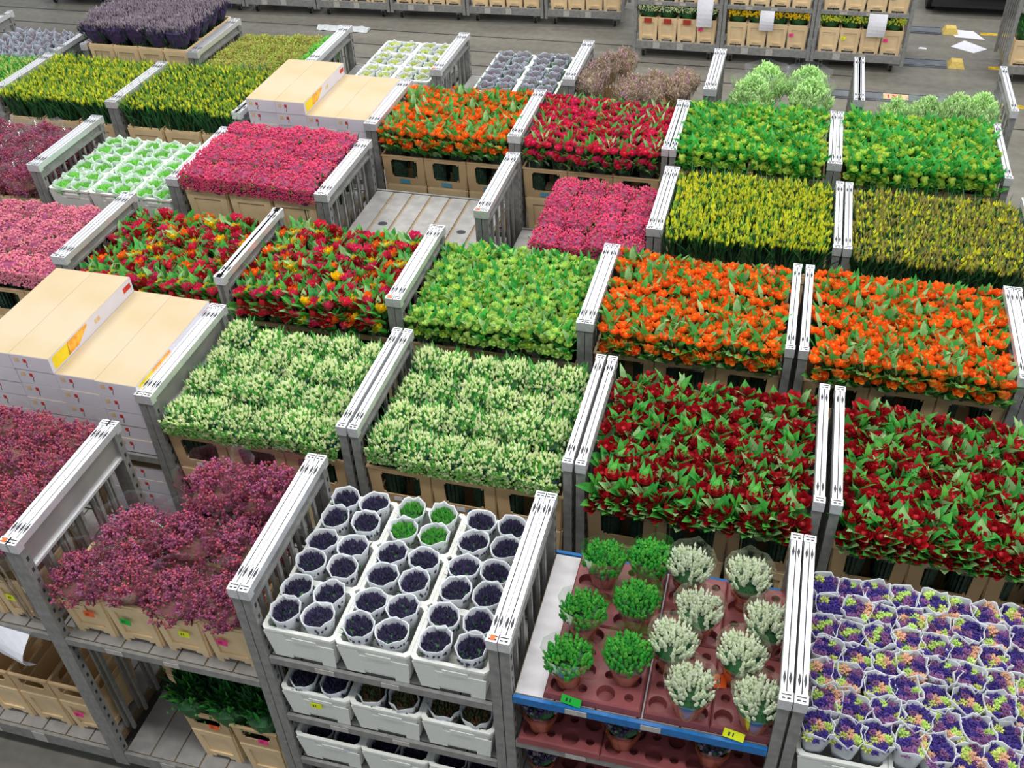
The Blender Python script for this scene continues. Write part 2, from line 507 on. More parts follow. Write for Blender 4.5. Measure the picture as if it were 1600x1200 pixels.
def tulip_tpl(h, fx, fy, nb, blooms, rb=.034, leafm=('leaf', 'leaf_pale'), nleaf=26, name='tulip_bunch', leaflen=.12, leafw=.034, sleeve=True, front=0, drop=.17):
    fol = MB().use('stem')
    for k in range(16):
        a = 2 * PI * k / 16
        bar(fol, (.04 * math.cos(a), .04 * math.sin(a), .0), (fx * .30 * math.cos(a), fy * .26 * math.sin(a), h - .12), .011, 3)
    fol.use('leaf_dark')
    for k in range(16):
        x, y = R.uniform(-.46, .46) * fx, R.uniform(-.46, .46) * fy
        blade(fol, (x * .8, y * .8, h - .26), (x * .6, y * .6, 1), .2, .05, .12)
    for k in range(nleaf):
        fol.use(leafm[0] if R.random() < .72 else leafm[1])
        x, y = R.uniform(-.5, .5) * fx, R.uniform(-.5, .5) * fy
        tz = h + R.uniform(-.05, .03) - leaflen * .8
        blade(fol, (x * .9, y * .9, tz), (x * 1.2 + R.uniform(-.35, .35), y * 1.2 + R.uniform(-.35, .35), 1), leaflen * R.uniform(.8, 1.15), leafw * R.uniform(.7, 1.2), R.uniform(.05, .45))
    if front:
        for k in range(20):
            fol.use(leafm[0] if R.random() < .7 else leafm[1])
            blade(fol, (R.uniform(-.5, .5) * fx, -fy * R.uniform(.40, .5), h - R.uniform(.12, drop + .09)), (R.uniform(-.5, .5), -R.uniform(.2, .7), 1), leaflen * R.uniform(.8, 1.1), leafw * R.uniform(.8, 1.2), .3)
    parts = [P('foliage', fol.build('foliage'))]
    for k in range(front):
        parts.append(P('bloom', R.choice(blooms), loc=((-.42 + .84 * (k + .5) / front + R.uniform(-.05, .05)) * fx, -fy * R.uniform(.46, .54), h - R.uniform(.12, drop)), rz=(R.uniform(.7, 1.2), R.uniform(-.3, .3), R.uniform(0, 6))))
    pts = []
    tries = 0
    while len(pts) < nb and tries < 600:
        tries += 1
        x, y = R.uniform(-.5, .5) * fx, R.uniform(-.5, .5) * fy
        if all((x - a) ** 2 + (y - b) ** 2 > (rb * 1.65) ** 2 for a, b in pts):
            pts.append((x, y))
    for x, y in pts:
        parts.append(P('bloom', R.choice(blooms), loc=(x, y, h - .062 + R.uniform(-.03, .02)), rz=(R.uniform(-.35, .35) - y * 1.2, R.uniform(-.35, .35) + x * 1.2, R.uniform(0, 6))))
    if sleeve:
        s = MB().use('clear')
        def ring(k, z, w=0):
            out = []
            for j in range(16):
                a = 2 * PI * j / 16
                ca, sa = math.cos(a), math.sin(a)
                e = .55
                out.append((fx * k * math.copysign(abs(ca) ** e, ca), fy * k * math.copysign(abs(sa) ** e, sa), z + w * math.cos(j * 2.3)))
            return out
        s.rings([ring(.34, h - .30), ring(.44, h - .15), ring(.50, h - .02, .008)], False, False)
        parts.append(P('clear_sleeve', s.build('clear_sleeve', smooth=True)))
    return P(name, None, parts)

def fine_tpl(h, fx, fy, name, layers, dome=.03, stems='stem', stem_top=.1, leaves=None, extra=None, round_=False, splay=.5, body=None, body_drop=.08, front=0):
    """bunch of many small buds: layers = [(part name, material, n, r, length, drop0, drop1)]"""
    fol = MB().use(stems)
    n = 14
    for k in range(n):
        a = 2 * PI * k / n
        bar(fol, (.04 * math.cos(a), .04 * math.sin(a), 0), (fx * .30 * math.cos(a), fy * .24 * math.sin(a), h - stem_top), .011, 3)
    if body:
        fol.use(body)
        prof = [(.28, h - body_drop - .2), (.42, h - body_drop - .1), (.46, h - body_drop - .03), (.3, h - body_drop), (.01, h - body_drop + .01)]
        nn = 12
        fol.rings([[(fx * r * math.cos(2 * PI * j / nn) * 1.05, fy * r * math.sin(2 * PI * j / nn) * 1.05, z + R.uniform(-.01, .01)) for j in range(nn)] for r, z in prof])
    def spot():
        while True:
            x, y = R.uniform(-.5, .5), R.uniform(-.5, .5)
            if not round_ or x * x + y * y < .25:
                return x, y
    for (m, n, l, w, dr) in (leaves or ()):
        fol.use(m)
        for k in range(n):
            x, y = spot()
            blade(fol, (x * fx * .85, y * fy * .85, h - dr - l * .8), (x * fx * 1.5 + R.uniform(-.2, .2), y * fy * 1.5 + R.uniform(-.2, .2), 1), l * R.uniform(.8, 1.15), w, R.uniform(0, .35))
    parts = [P('foliage', fol.build('foliage'))]
    for (pn, m, n, r, l, d0, d1) in layers:
        mb = MB().use(m)
        for k in range(n):
            x, y = spot()
            rr = (x * x + y * y) * 4
            zz = h - dome * rr - R.uniform(d0, d1)
            bud(mb, (x * fx, y * fy, zz - l), r * R.uniform(.75, 1.25), l * R.uniform(.8, 1.2), (x * splay + R.uniform(-.2, .2), y * splay + R.uniform(-.2, .2), 1))
        for k in range(int(n * .55) if front else 0):
            q = R.random()
            bud(mb, (R.uniform(-.5, .5) * fx, -fy * (.5 - .08 * q), h - dome - front * q - l), r * R.uniform(.75, 1.25), l * R.uniform(.8, 1.2), (R.uniform(-.3, .3), -R.uniform(.2, .8), 1))
        parts.append(P(pn, mb.build(pn)))
    if extra:
        parts += extra
    return P(name, None, parts)

def spray_tpl(h, rad, name, cols, n=420, r=.007, stems='heath', body='plumbody', flat=.55, sprigs=60, film=None, elong=1.6, fx=1, fy=1):
    """rounded bouquet of upright flowering sprigs set with tiny florets"""
    fol = MB().use(stems)
    for k in range(10):
        a = 2 * PI * k / 10
        bar(fol, (.04 * math.cos(a), .04 * math.sin(a), 0), (rad * .5 * math.cos(a), rad * .5 * math.sin(a), h - rad * .8), .008, 3)
    fol.use(body)
    nn = 10
    fol.rings([[(rad * q * fx * math.cos(2 * PI * j / nn), rad * q * fy * math.sin(2 * PI * j / nn), h - rad * flat * 1.0 + z) for j in range(nn)] for q, z in ((.25, -.20), (.62, -.12), (.74, -.06), (.5, .01), (.01, .03))])
    fol.use(stems)
    fl = {c: MB().use(c) for c in cols}
    keys = list(cols)
    per = max(3, n // sprigs)
    for s in range(sprigs):
        a = R.uniform(0, 2 * PI); q = math.sqrt(R.random())
        bx, by = q * math.cos(a) * rad * .6 * fx, q * math.sin(a) * rad * .6 * fy
        top = Vector((q * math.cos(a) * rad * fx, q * math.sin(a) * rad * fy, h - rad * flat * q * q * 1.25 + R.uniform(-.035, .02)))
        bot = Vector((bx, by, top.z - .16))
        bar(fol, bot, top, .0022, 3)
        c = R.choices(keys, weights=[cols[k] for k in keys])[0]
        d = (top - bot)
        for i in range(per):
            t = .35 + .68 * (i + R.random() * .8) / per
            p = bot + d * t + Vector((R.gauss(0, .009), R.gauss(0, .009), 0))
            bud(fl[c], p, r * R.uniform(.7, 1.2), r * elong * 1.6, (R.uniform(-1, 1), R.uniform(-1, 1), .9))
    parts = [P('foliage', fol.build('foliage'))]
    for c in keys:
        if fl[c].v:
            parts.append(P('floret_spray', fl[c].build('floret_spray')))
    if film:
        s = MB().use(film)
        cone_sleeve(s, h - .34, h - .03, rad * .45, rad * 1.06, 14, .01)
        parts.append(P('clear_sleeve', s.build('clear_sleeve', smooth=True)))
    return P(name, None, parts)

# blooms
BL = {c: [bloom_mesh('bloom', c, .044) for _ in range(3)] for c in ('red', 'red2', 'orange', 'pink', 'yellow')}
BLs = {c: [bloom_mesh('bloom', c, .036) for _ in range(3)] for c in ('orange', 'pink', 'lime')}
BLt = {c: [bloom_mesh('bloom', c, .026, cup=1.0) for _ in range(3)] for c in ('lime2', 'lime')}

def variants(fn, n=4):
    return [fn() for _ in range(n)]

T = {}
FX, FY = .215, .262

def tul(kind, nb, blooms, rb, front, **kw):
    n = kw.pop('n', 4)
    T[kind] = variants(lambda: tulip_tpl(.94, FX, FY, nb, blooms, rb, **kw), n)
    T[kind + '_front'] = variants(lambda: tulip_tpl(.94, FX, FY, nb, blooms, rb, front=front, **kw), 3)
tul('red', 9, BL['red'] + BL['red2'][:1], .034, 5, nleaf=42, leaflen=.135, leafw=.062)
tul('orange', 13, BLs['orange'], .029, 5, nleaf=34, leaflen=.12, leafw=.048)
tul('mixed', 9, BL['red'][:2] + BL['red2'][:1] + BL['pink'] + BL['orange'][:2] + BL['yellow'][:2], .034, 5, nleaf=42, leaflen=.125, leafw=.05, n=6)
tul('pinkred', 14, BLs['pink'], .029, 5, nleaf=24, leaflen=.1, leafw=.032)
tul('lime', 11, BLs['lime'], .031, 5, leafm=('leaf_bright', 'leaf'), nleaf=48, leaflen=.12, leafw=.042)
tul('palelime', 30, BLt['lime2'] * 2 + BLt['lime'][:1], .0185, 9, leafm=('leaf_bright', 'leaf_pale'), nleaf=40, leaflen=.10, leafw=.032)
def blue_cone(h):
    s = MB().use('bluefilm')
    cone_sleeve(s, h - .30, h - .10, .06, .118, 12, .008, sx=.95, sy=1.12)
    return P('blue_sleeve', s.build('blue_sleeve', smooth=True), label='blue plastic sleeve')
def creamy(front=0):
    return fine_tpl(.96, FX * 1.0, FY * 1.0, 'cream_flower_bunch',
        [('bud_cluster', 'cream', 170, .0098, .045, 0, .035), ('green_bud_cluster', 'greenbud', 150, .009, .055, .02, .06)],
        dome=.06, front=front, leaves=[('leaf', 34, .07, .012, .035), ('leaf_dark', 40, .12, .018, .07)], extra=[blue_cone(.95)], body='leaf_dark', body_drop=.09)
T['cream'] = variants(creamy)
T['cream_front'] = variants(lambda: creamy(.14), 3)
def daff(y1, y2, n1, n2):
    return fine_tpl(.72, FX, FY, 'daffodil_bunch',
        [('bud_cluster', y1, n1, .0115, .062, 0, .045), ('green_bud_cluster', y2, n2, .0095, .07, .0, .06)], dome=.006,
        leaves=[('leaf_dark', 46, .34, .016, .06), ('leaf', 16, .16, .011, .03)], splay=.12, stem_top=.05)
T['daff'] = variants(lambda: daff('dafyellow', 'dafgreen', 84, 60))
T['daffmid'] = variants(lambda: daff('dafyellow', 'dafgreen', 46, 84))
T['daffgreen'] = variants(lambda: daff('dafyellow', 'dafgreen', 34, 70))
T['daffbrown'] = variants(lambda: daff('dafyellow', 'dafbrown', 36, 110))
T['freshgreen'] = variants(lambda: fine_tpl(.72, FX, FY, 'green_flower_bunch', [('bud_cluster', 'pale_yellow', 46, .009, .05, 0, .04), ('green_bud_cluster', 'ltgreen', 40, .008, .06, 0, .06)], dome=.01, leaves=[('leaf_bright', 40, .22, .016, .03)], splay=.15), 2)
T['hotpink'] = variants(lambda: fine_tpl(.60, FX * 1.06, FY * 1.05, 'pink_spray_bunch', [('floret_spray', 'hotpink', 330, .0095, .022, 0, .06), ('leafy_spray', 'greenbud', 40, .006, .03, .01, .07)], dome=.04, leaves=[('leaf_dark', 30, .12, .012, .06)], body='plum', body_drop=.06))
T['hotpink_front'] = variants(lambda: fine_tpl(.60, FX * 1.06, FY * 1.05, 'pink_spray_bunch', [('floret_spray', 'hotpink', 330, .0095, .022, 0, .06), ('leafy_spray', 'greenbud', 40, .006, .03, .01, .07)], dome=.04, leaves=[('leaf_dark', 30, .12, .012, .06)], body='plum', body_drop=.06, front=.16))
T['softpink'] = variants(lambda: fine_tpl(.96, FX * 1.06, FY * 1.05, 'pink_spray_bunch', [('floret_spray', 'softpink', 330, .0095, .022, 0, .06), ('leafy_spray', 'pale_yellow', 40, .006, .022, .01, .07)], dome=.05, leaves=[('leaf_dark', 30, .12, .012, .06)], body='plum', body_drop=.06))
T['softpink_front'] = variants(lambda: fine_tpl(.96, FX * 1.06, FY * 1.05, 'pink_spray_bunch', [('floret_spray', 'softpink', 330, .0095, .022, 0, .06), ('leafy_spray', 'pale_yellow', 40, .006, .022, .01, .07)], dome=.05, leaves=[('leaf_dark', 30, .12, .012, .06)], body='plum', body_drop=.06, front=.16))
T['plum'] = variants(lambda: spray_tpl(.72, .205, 'heather_bunch', {'plum': 3, 'plum2': 2}, 1500, .0085, 'heath', film='clear2', sprigs=150, flat=.75))
T['plumred'] = variants(lambda: spray_tpl(.80, .175, 'heather_bunch', {'plum2': 3, 'plum': 2}, 1300, .0085, 'heath', film='clear', sprigs=130, flat=.4))
T['heath'] = variants(lambda: spray_tpl(.66, .16, 'heather_bunch', {'heath': 4, 'heathpink': 1}, 900, .007, 'heath', film='clear2', sprigs=110, elong=3.0, body='heath'))
T['mint'] = variants(lambda: spray_tpl(.66, .24, 'pale_green_bouquet', {'minty': 1}, 1500, .0095, 'greenbud', film='clear2', sprigs=190, elong=3.2, flat=.7, body='minty'))
T['lavender'] = variants(lambda: fine_tpl(.70, .30, .19, 'lavender_bunch', [('flower_spike', 'lavender', 190, .007, .06, 0, .05), ('violet_spike', 'lavender_deep', 110, .009, .07, .03, .12)], dome=.01, leaves=[('leaf_dark', 26, .2, .012, .1)], body='lavender_deep', body_drop=.1, splay=.2), 3)
T['brownlime'] = variants(lambda: fine_tpl(.55, FX, FY, 'field_flower_bunch', [('floret_spray', 'dafbrown', 200, .0085, .03, 0, .04), ('green_bud_cluster', 'lime', 110, .0075, .03, 0, .04)], dome=.02, leaves=[('leaf', 26, .1, .012, .04)], body='dafbrown', body_drop=.06), 3)
T['brightlime'] = variants(lambda: fine_tpl(.55, FX, FY, 'green_flower_bunch', [('bud_cluster', 'ltgreen', 260, .0085, .03, 0, .04)], dome=.02, leaves=[('leaf_bright', 30, .1, .014, .03)], body='ltgreen', body_drop=.06), 2)
T['leafgreen'] = variants(lambda: fine_tpl(.60, .29, .33, 'leafy_green_bunch', [('green_bud_cluster', 'herb', 60, .008, .03, 0, .1)], dome=.06, leaves=[('leaf_dark', 90, .1, .03, .0), ('leaf', 60, .09, .026, .0)], body='leaf_dark', body_drop=.08), 3)
T['whitesnow'] = variants(lambda: fine_tpl(.56, .28, .28, 'white_flower_bunch', [('bud_cluster', 'cream', 160, .010, .03, 0, .05)], dome=.02, leaves=[('leaf_dark', 60, .2, .018, .05)], body='leaf_dark', body_drop=.07, front=.10), 2)
T['goldrow'] = variants(lambda: fine_tpl(.56, .28, .28, 'yellow_flower_bunch', [('bud_cluster', 'yellow', 90, .016, .04, 0, .06)], dome=.02, leaves=[('leaf_dark', 60, .2, .018, .05)], body='leaf_dark', body_drop=.07, front=.10), 2)
T['limerow'] = variants(lambda: fine_tpl(.56, .28, .28, 'yellow_flower_bunch', [('bud_cluster', 'dafyellow', 60, .015, .04, 0, .06), ('green_bud_cluster', 'lime', 50, .013, .04, .02, .06)], dome=.02, leaves=[('leaf', 60, .2, .018, .02)], body='leaf_dark', body_drop=.07, front=.10), 2)

# sleeved pots
def sleeved_tpl(name, r, h, fill, ncl=None, square=False, paper='paper', pot='terra', wav=.006, r0=.05, rim=.94):
    s = MB().use(paper)
    n = 18
    def ring(rad, z, w=0, ph=0):
        out = []
        for j in range(n):
            a = 2 * PI * j / n
            ca, sa = math.cos(a), math.sin(a)
            e = .6 if square else 1
            out.append(((rad + w * math.sin(2.7 * j + ph)) * math.copysign(abs(ca) ** e, ca), (rad + w * math.sin(2.7 * j + ph)) * math.copysign(abs(sa) ** e, sa), z + w * 1.6 * math.cos(1.9 * j + ph)))
        return out
    ph = R.uniform(0, 6)
    s.rings([ring(r0, .0), ring((r0 + r) / 2 * 1.02, h * .5), ring(r, h, wav, ph), ring(r * .97, h + .005, wav, ph), ring(r * rim, h - .004, wav, ph), ring((r0 + r) / 2 * .97, h * .5), ring(r0 * .93, .01)], True, True)
    parts = [P('paper_sleeve', s.build('paper_sleeve', smooth=True))]
    for pn, ms in fill(r * .83, h):
        parts.append(P(pn, ms))
    return P(name, None, parts)

def fill_spikes(c1, c2, n1=110, n2=60, top=.015, body='leaf_dark'):
    def f(r, h):
        mb = MB().use(c1)
        for k in range(n1):
            a = R.uniform(0, 2 * PI); q = math.sqrt(R.random())
            bud(mb, (q * r * math.cos(a), q * r * math.sin(a), h + top - .05 - .03 * q * q + R.uniform(-.012, .012)), .0085, .045, (math.cos(a) * q * .25 + R.uniform(-.25, .25), math.sin(a) * q * .25 + R.uniform(-.25, .25), 1), 5)
        fo = MB().use(c2)
        for k in range(n2):
            a = R.uniform(0, 2 * PI); q = math.sqrt(R.random())
            blade(fo, (q * r * .8 * math.cos(a), q * r * .8 * math.sin(a), h + top - .12), (math.cos(a) * q * .4, math.sin(a) * q * .4, 1), .1, .013, .2)
        fo.use(body)
        fo.lathe([(r * .5, h * .4), (r * .93, h - .05), (r * .8, h - .035), (.001, h - .02)], 12)
        return [('flower_head', mb.build('flower_head')), ('foliage', fo.build('foliage'))]
    return f
T['nightpot'] = variants(lambda: sleeved_tpl('sleeved_pot_plant', .093, .22, fill_spikes('nightbud', 'leaf_dark', 220, 14, .012), paper='paper', wav=.004, rim=.90), 5)
T['greenpot'] = variants(lambda: sleeved_tpl('sleeved_pot_plant', .093, .22, fill_spikes('herb', 'rust', 150, 60, .012), rim=.9), 2)
T['rustpot'] = variants(lambda: sleeved_tpl('sleeved_pot_plant', .093, .22, fill_spikes('rust', 'leaf_dark', 170, 20, .012), rim=.9), 2)
T['lettucepot'] = variants(lambda: sleeved_tpl('sleeved_pot_plant', .103, .20, fill_spikes('ltgreen', 'ltgreen', 170, 60, .01, 'herb'), wav=.012, paper='paper_green', rim=.84), 3)
T['creampot'] = variants(lambda: sleeved_tpl('sleeved_pot_plant', .085, .20, fill_spikes('pale_yellow', 'herb', 90, 90, .015), wav=.008), 3)
T['duskpot'] = variants(lambda: sleeved_tpl('sleeved_pot_plant', .095, .22, fill_spikes('lavender', 'herb', 60, 90, .015), wav=.008, paper='paper_grey'), 3)
T['snowpot'] = variants(lambda: sleeved_tpl('sleeved_pot_plant', .095, .22, fill_spikes('lavender', 'leaf_dark', 70, 40, .01), wav=.018, paper='paper_grey'), 3)

def cluster_mesh(c, r=.035, n=38):
    mb = MB().use(c)
    for k in range(n):
        z = R.uniform(-.1, 1); a = R.uniform(0, 2 * PI); q = math.sqrt(max(0, 1 - z * z))
        d = Vector((q * math.cos(a), q * math.sin(a), z))
        bud(mb, d * r * .45, .0085, r * .72, d, 4)
    mb.lathe([(r * .3, -.03), (r * .7, -.005), (r * .62, r * .35), (.001, r * .6)], 7)
    return mb.build('blossom_cluster')
CL = {c: [cluster_mesh(c) for _ in range(2)] for c in ('violet', 'mauve', 'salmon', 'pale_yellow', 'lime2')}
def posy_tpl():
    t = sleeved_tpl('sleeved_posy', .088, .27, lambda r, h: [('foliage', MB().use('leaf').lathe([(r * .5, h * .3), (r * .95, h - .06), (r * .75, h - .045), (.001, h - .035)], 12).build('foliage'))], square=True, wav=.008, r0=.04, rim=.94)
    w = {'violet': 5.5, 'mauve': 4, 'salmon': 1.7, 'pale_yellow': 2.6, 'lime2': 1.4}
    main = R.choice(['violet', 'violet', 'mauve', 'pale_yellow', 'salmon'])
    w[main] *= 2
    pts = []
    tr = 0
    while len(pts) < 12 and tr < 500:
        tr += 1
        x, y = R.uniform(-.066, .066), R.uniform(-.066, .066)
        if all((x - a) ** 2 + (y - b) ** 2 > .032 ** 2 for a, b in pts): pts.append((x, y))
    for x, y in pts:
        c = R.choices(list(w), weights=list(w.values()))[0]
        t['parts'].append(P('blossom_cluster', R.choice(CL[c]), loc=(x, y, .238 - 1.0 * (x * x + y * y) + R.uniform(-.008, .008)), rz=R.uniform(0, 6)))
    return t
T['posy'] = variants(posy_tpl, 12)

def tray_pot_tpl(kind):
    pot = MB().use('terra').lathe([(.05, 0), (.066, .09), (.072, .09), (.073, .112), (.064, .112), (.06, .095)], 18)
    soil = MB().use('soil').lathe([(.062, .085), (.062, .098)], 14, cap1=True)
    parts = [P('pot', pot.build('pot', smooth=False)), P('soil', soil.build('soil'))]
    if kind == 'white':
        cols, low, R0, H = ['whitebud'], 'leaf', .112, .275
    elif kind == 'green':
        cols, low, R0, H = ['herb', 'herb', 'leaf_bright'], 'leaf_dark', .122, .265
    else:
        cols, low, R0, H = ['lavender_deep', 'lavender'], 'leaf_dark', .1, .26
    fo = MB().use('leaf_dark')
    for k in range(60):
        a = R.uniform(0, 2 * PI); q = math.sqrt(R.random())
        blade(fo, (.045 * q * math.cos(a), .045 * q * math.sin(a), .095), (math.cos(a) * q * .45, math.sin(a) * q * .45, 1), .12, .009, .1)
    fo.lathe([(.045, .09), (R0 * .78, .16), (R0 * .55, .19), (.001, .2)], 10)
    parts.append(P('foliage', fo.build('foliage')))
    fl = MB()
    for k in range(150 if kind == 'white' else 210):
        a = R.uniform(0, 2 * PI); q = math.sqrt(R.random())
        if kind == 'white' and abs(a - 4.7) < .25 and q > .3: continue
        d = Vector((math.cos(a) * q * .45 + R.uniform(-.1, .1), math.sin(a) * q * .45 + R.uniform(-.1, .1), 1)).normalized()
        top = Vector((R0 * q * math.cos(a), R0 * q * math.sin(a), H - .045 * q * q + R.uniform(-.015, .02)))
        fl.use(R.choice(cols))
        L_ = R.uniform(.05, .075)
        for s in range(3 if kind == 'white' else 2):
            bud(fl, top - d * L_ * (1 - s * .3) + Vector((R.uniform(-.002, .002), R.uniform(-.002, .002), 0)), .0088 - s * .001, L_ * .5, d, 5)
    parts.append(P('flower_head' if kind != 'green' else 'sprig_cluster', fl.build('flower_head')))
    s = MB().use('clear2')
    n = 16; rings = []
    for rad, z, w in ((.06, .03, 0), (.088, .14, 0), (.120, .25, .005)):
        rings.append([((rad + w * math.sin(2 * j)) * math.cos(2 * PI * j / n), (rad + w * math.sin(2 * j)) * math.sin(2 * PI * j / n), z + w * 2 * math.cos(3 * j) + (.03 * math.sin(2 * PI * j / n) if w else 0)) for j in range(n)])
    s.rings(rings, False, False)
    parts.append(P('clear_sleeve', s.build('clear_sleeve', smooth=True)))
    return P('heather_pot', None, parts)
T['whiteheather'] = variants(lambda: tray_pot_tpl('white'), 3)
T['greenheather'] = variants(lambda: tray_pot_tpl('green'), 3)
T['blueheather'] = variants(lambda: tray_pot_tpl('blue'), 2)

# ------------------------------------------------------------------ layout
def side(i, n):
    if n == 1: return 'only'
    return ORD[i] + ' from left' if i < n - 1 else 'rightmost'

def rowname(j, n):
    if j == 0: return 'front row'
    if j == n - 1: return 'back row'
    return ORD[j] + ' row'

def fill(kind, cx, y, z, ztop, h, nx, ny, what, where, cat, grp, x0=-.60, x1=.60, y0=.01, y1=1.02, jit=.012, skip=(), zj=.02, sxy=1.):
    for j in range(ny):
        for i in range(nx):
            if (i, j) in skip: continue
            px = cx + x0 + (i + .5) * (x1 - x0) / nx + R.uniform(-jit, jit)
            py = y + y0 + (j + .5) * (y1 - y0) / ny + R.uniform(-jit, jit)
            fr = j == 0 and kind + '_front' in T
            t = R.choice(T[kind + '_front' if fr else kind])
            zb = z + .045
            sz = (ztop + R.uniform(-zj, zj) - zb) / h
            lab = '%s, %s, %s, %s' % (what, rowname(j, ny), side(i, nx), where)
            put(t, loc=(px, py - (.02 if fr else 0), zb), rz=(R.choice((0, PI)) if not fr else 0) + R.uniform(-.06, .06), sc_=(sxy, sxy, sz), label=lab, cat=cat, group=grp)

def front_buckets(cx, y, z, n, where, wide=True, collar=True, mark=None, xs=None, group=None, tags=None, word='tan'):
    pit = .415 if wide else .305
    out = []
    for i in range(n):
        x = cx + (i - (n - 1) / 2) * pit if xs is None else xs[i]
        tg = tags[i] if tags else None
        lab = '%s bucket%s, %s in front, %s' % (word, (' with %s tag' % tg) if tg else '', side(i, n), where)
        out.append(bucket(x, y, z, lab, wide, collar, group, mark, tg, tagpos=(-.04 if i % 2 else .03, .2)))
    return out

ROWX = {1: {-1: -5.09, 0: -3.72, 1: -2.345, 2: -.97, 3: .415},
        2: {-1: -5.03, 0: -3.655, 1: -2.26, 2: -.865, 3: .545},
        3: {-2: -6.56, -1: -5.18, 0: -3.84, 1: -2.465, 2: -1.09, 3: .315, 4: 1.69},
        4: {-2: -7.70, -1: -6.325, 0: -4.95, 1: -3.575, 2: -2.2, 3: -.82, 4: .57, 5: 1.95},
        5: {-3: -9.13, -2: -7.755, -1: -6.38, 0: -5.03, 1: -3.655, 2: -2.28, 3: -.895, 4: .48},
        6: {-1: -7.58, 0: -6.2, 1: -4.825, 2: -3.45, 3: -2.075, 4: -.695, 5: .66}}
ROWY = {1: 2.80, 2: 4.08, 3: 5.42, 4: 6.72, 5: 8.05, 6: 9.36}
def cell(r, k):
    return ROWX[r][k] + .6875, ROWY[r]

TG = 'trolleys in the flower trains'
TALL = {(1, -1): (0, 1), (1, 0): (1, 0), (2, -1): (0, 1), (2, 0): (1, 0), (3, -1): (0, 1)}
def tr(r, k, label, shelves):
    return trolley(ROWX[r][k], ROWY[r], label, shelves, group=TG, tall=TALL.get((r, k), (0, 0)), spot=(r, k) in ((1, -1), (1, 1), (3, 0), (4, 1), (6, 1)))

# ---- row 1
cx, y = cell(1, -1)
tr(1, -1, 'metal trolley cut by the left edge, plum heather on top, paper sheet hanging', [(1.52, DECK)])
front_buckets(cx, y + .06, 1.52, 4, 'corner heather trolley', False, False, tags=[None, None, 'yellow', 'yellow'], group='tan buckets of plum heather', word='plain tan')
front_buckets(cx, y + .08, .27, 4, 'lower deck of corner trolley', False, True, tags=[None, None, None, 'pink'], group='tan buckets on lower decks', word='tan')
fill('plumred', cx, y, 1.52, 2.36, .80, 5, 4, 'plum-red heather bunch', 'corner heather trolley', 'flower bunch', 'plum heather on the corner trolley', y0=-.02, skip=[(0, 0), (0, 1), (0, 2), (0, 3)])
cx, y = cell(1, 0)
tr(1, 0, 'metal trolley with plum heather on top and leafy green bunches below', [(1.52, DECK)])
front_buckets(cx, y + .06, 1.52, 4, 'plum heather trolley', False, False, tags=['orange', 'green', 'yellow', 'pink'], group='tan buckets of plum heather', word='plain tan')
for i in range(4):
    put(R.choice(T['plum']), loc=(cx + (i - 1.5) * .305, y + .16 + R.uniform(-.01, .02), 1.56), rz=R.uniform(0, 6), sc_=(1, 1, .74 + .05 * (i % 2)),
        label='wrapped plum heather bunch, %s in front row, over tagged buckets' % side(i, 4), cat='flower bunch', group='wrapped plum heather bunches')
for i, (dx, dy, s) in enumerate(((-.28, .46, .88), (.05, .55, .85), (.42, .52, .9), (.10, .82, 1.08), (.42, .84, 1.1))):
    put(R.choice(T['plum']), loc=(cx + dx, y + dy, 1.54), rz=R.uniform(0, 6), sc_=(1.12, 1.12, s),
        label='wrapped plum heather bunch, %s, behind the tagged buckets' % ['left of middle row', 'centre of middle row', 'right of middle row', 'left of back pair', 'right of back pair'][i], cat='flower bunch', group='wrapped plum heather bunches')
for i, x in enumerate((-3.34, -2.98, -2.63)):
    bucket(x, y + (.42, .10, .08)[i], .27, 'tan bucket with open collar, %s on lower deck under plum heather' % ['furthest back', 'middle', 'nearest white crates'][i], False, True, 'tan buckets on lower decks', None, (None, 'orange', 'pink')[i], tagpos=(.04, .41))
fill('leafgreen', cx, y, .27, 1.02, .60, 4, 3, 'leafy dark green bunch', 'lower deck under plum heather', 'flower bunch', 'leafy green bunches', x0=-.42, x1=.58, y0=.06, y1=.98, sxy=1.0, skip=[(0, 0)])

def crate_mesh():
    mb = MB().use('crate')
    tub(mb, .40, .325, .345, .285, .27, .014)
    face_piece(mb, .40, .325, .345, .285, .27, -1, -.42, .02, .245, e=.007)
    face_piece(mb, .40, .325, .345, .285, .27, -.42, 1, .05, .19, e=.005)
    face_piece(mb, .40, .325, .345, .285, .27, .55, 1, .0, .05, e=.005)
    face_piece(mb, .40, .325, .345, .285, .27, -.2, .5, .19, .225, e=.01)
    return mb.build('crate')
CR = P('foam_crate', crate_mesh())
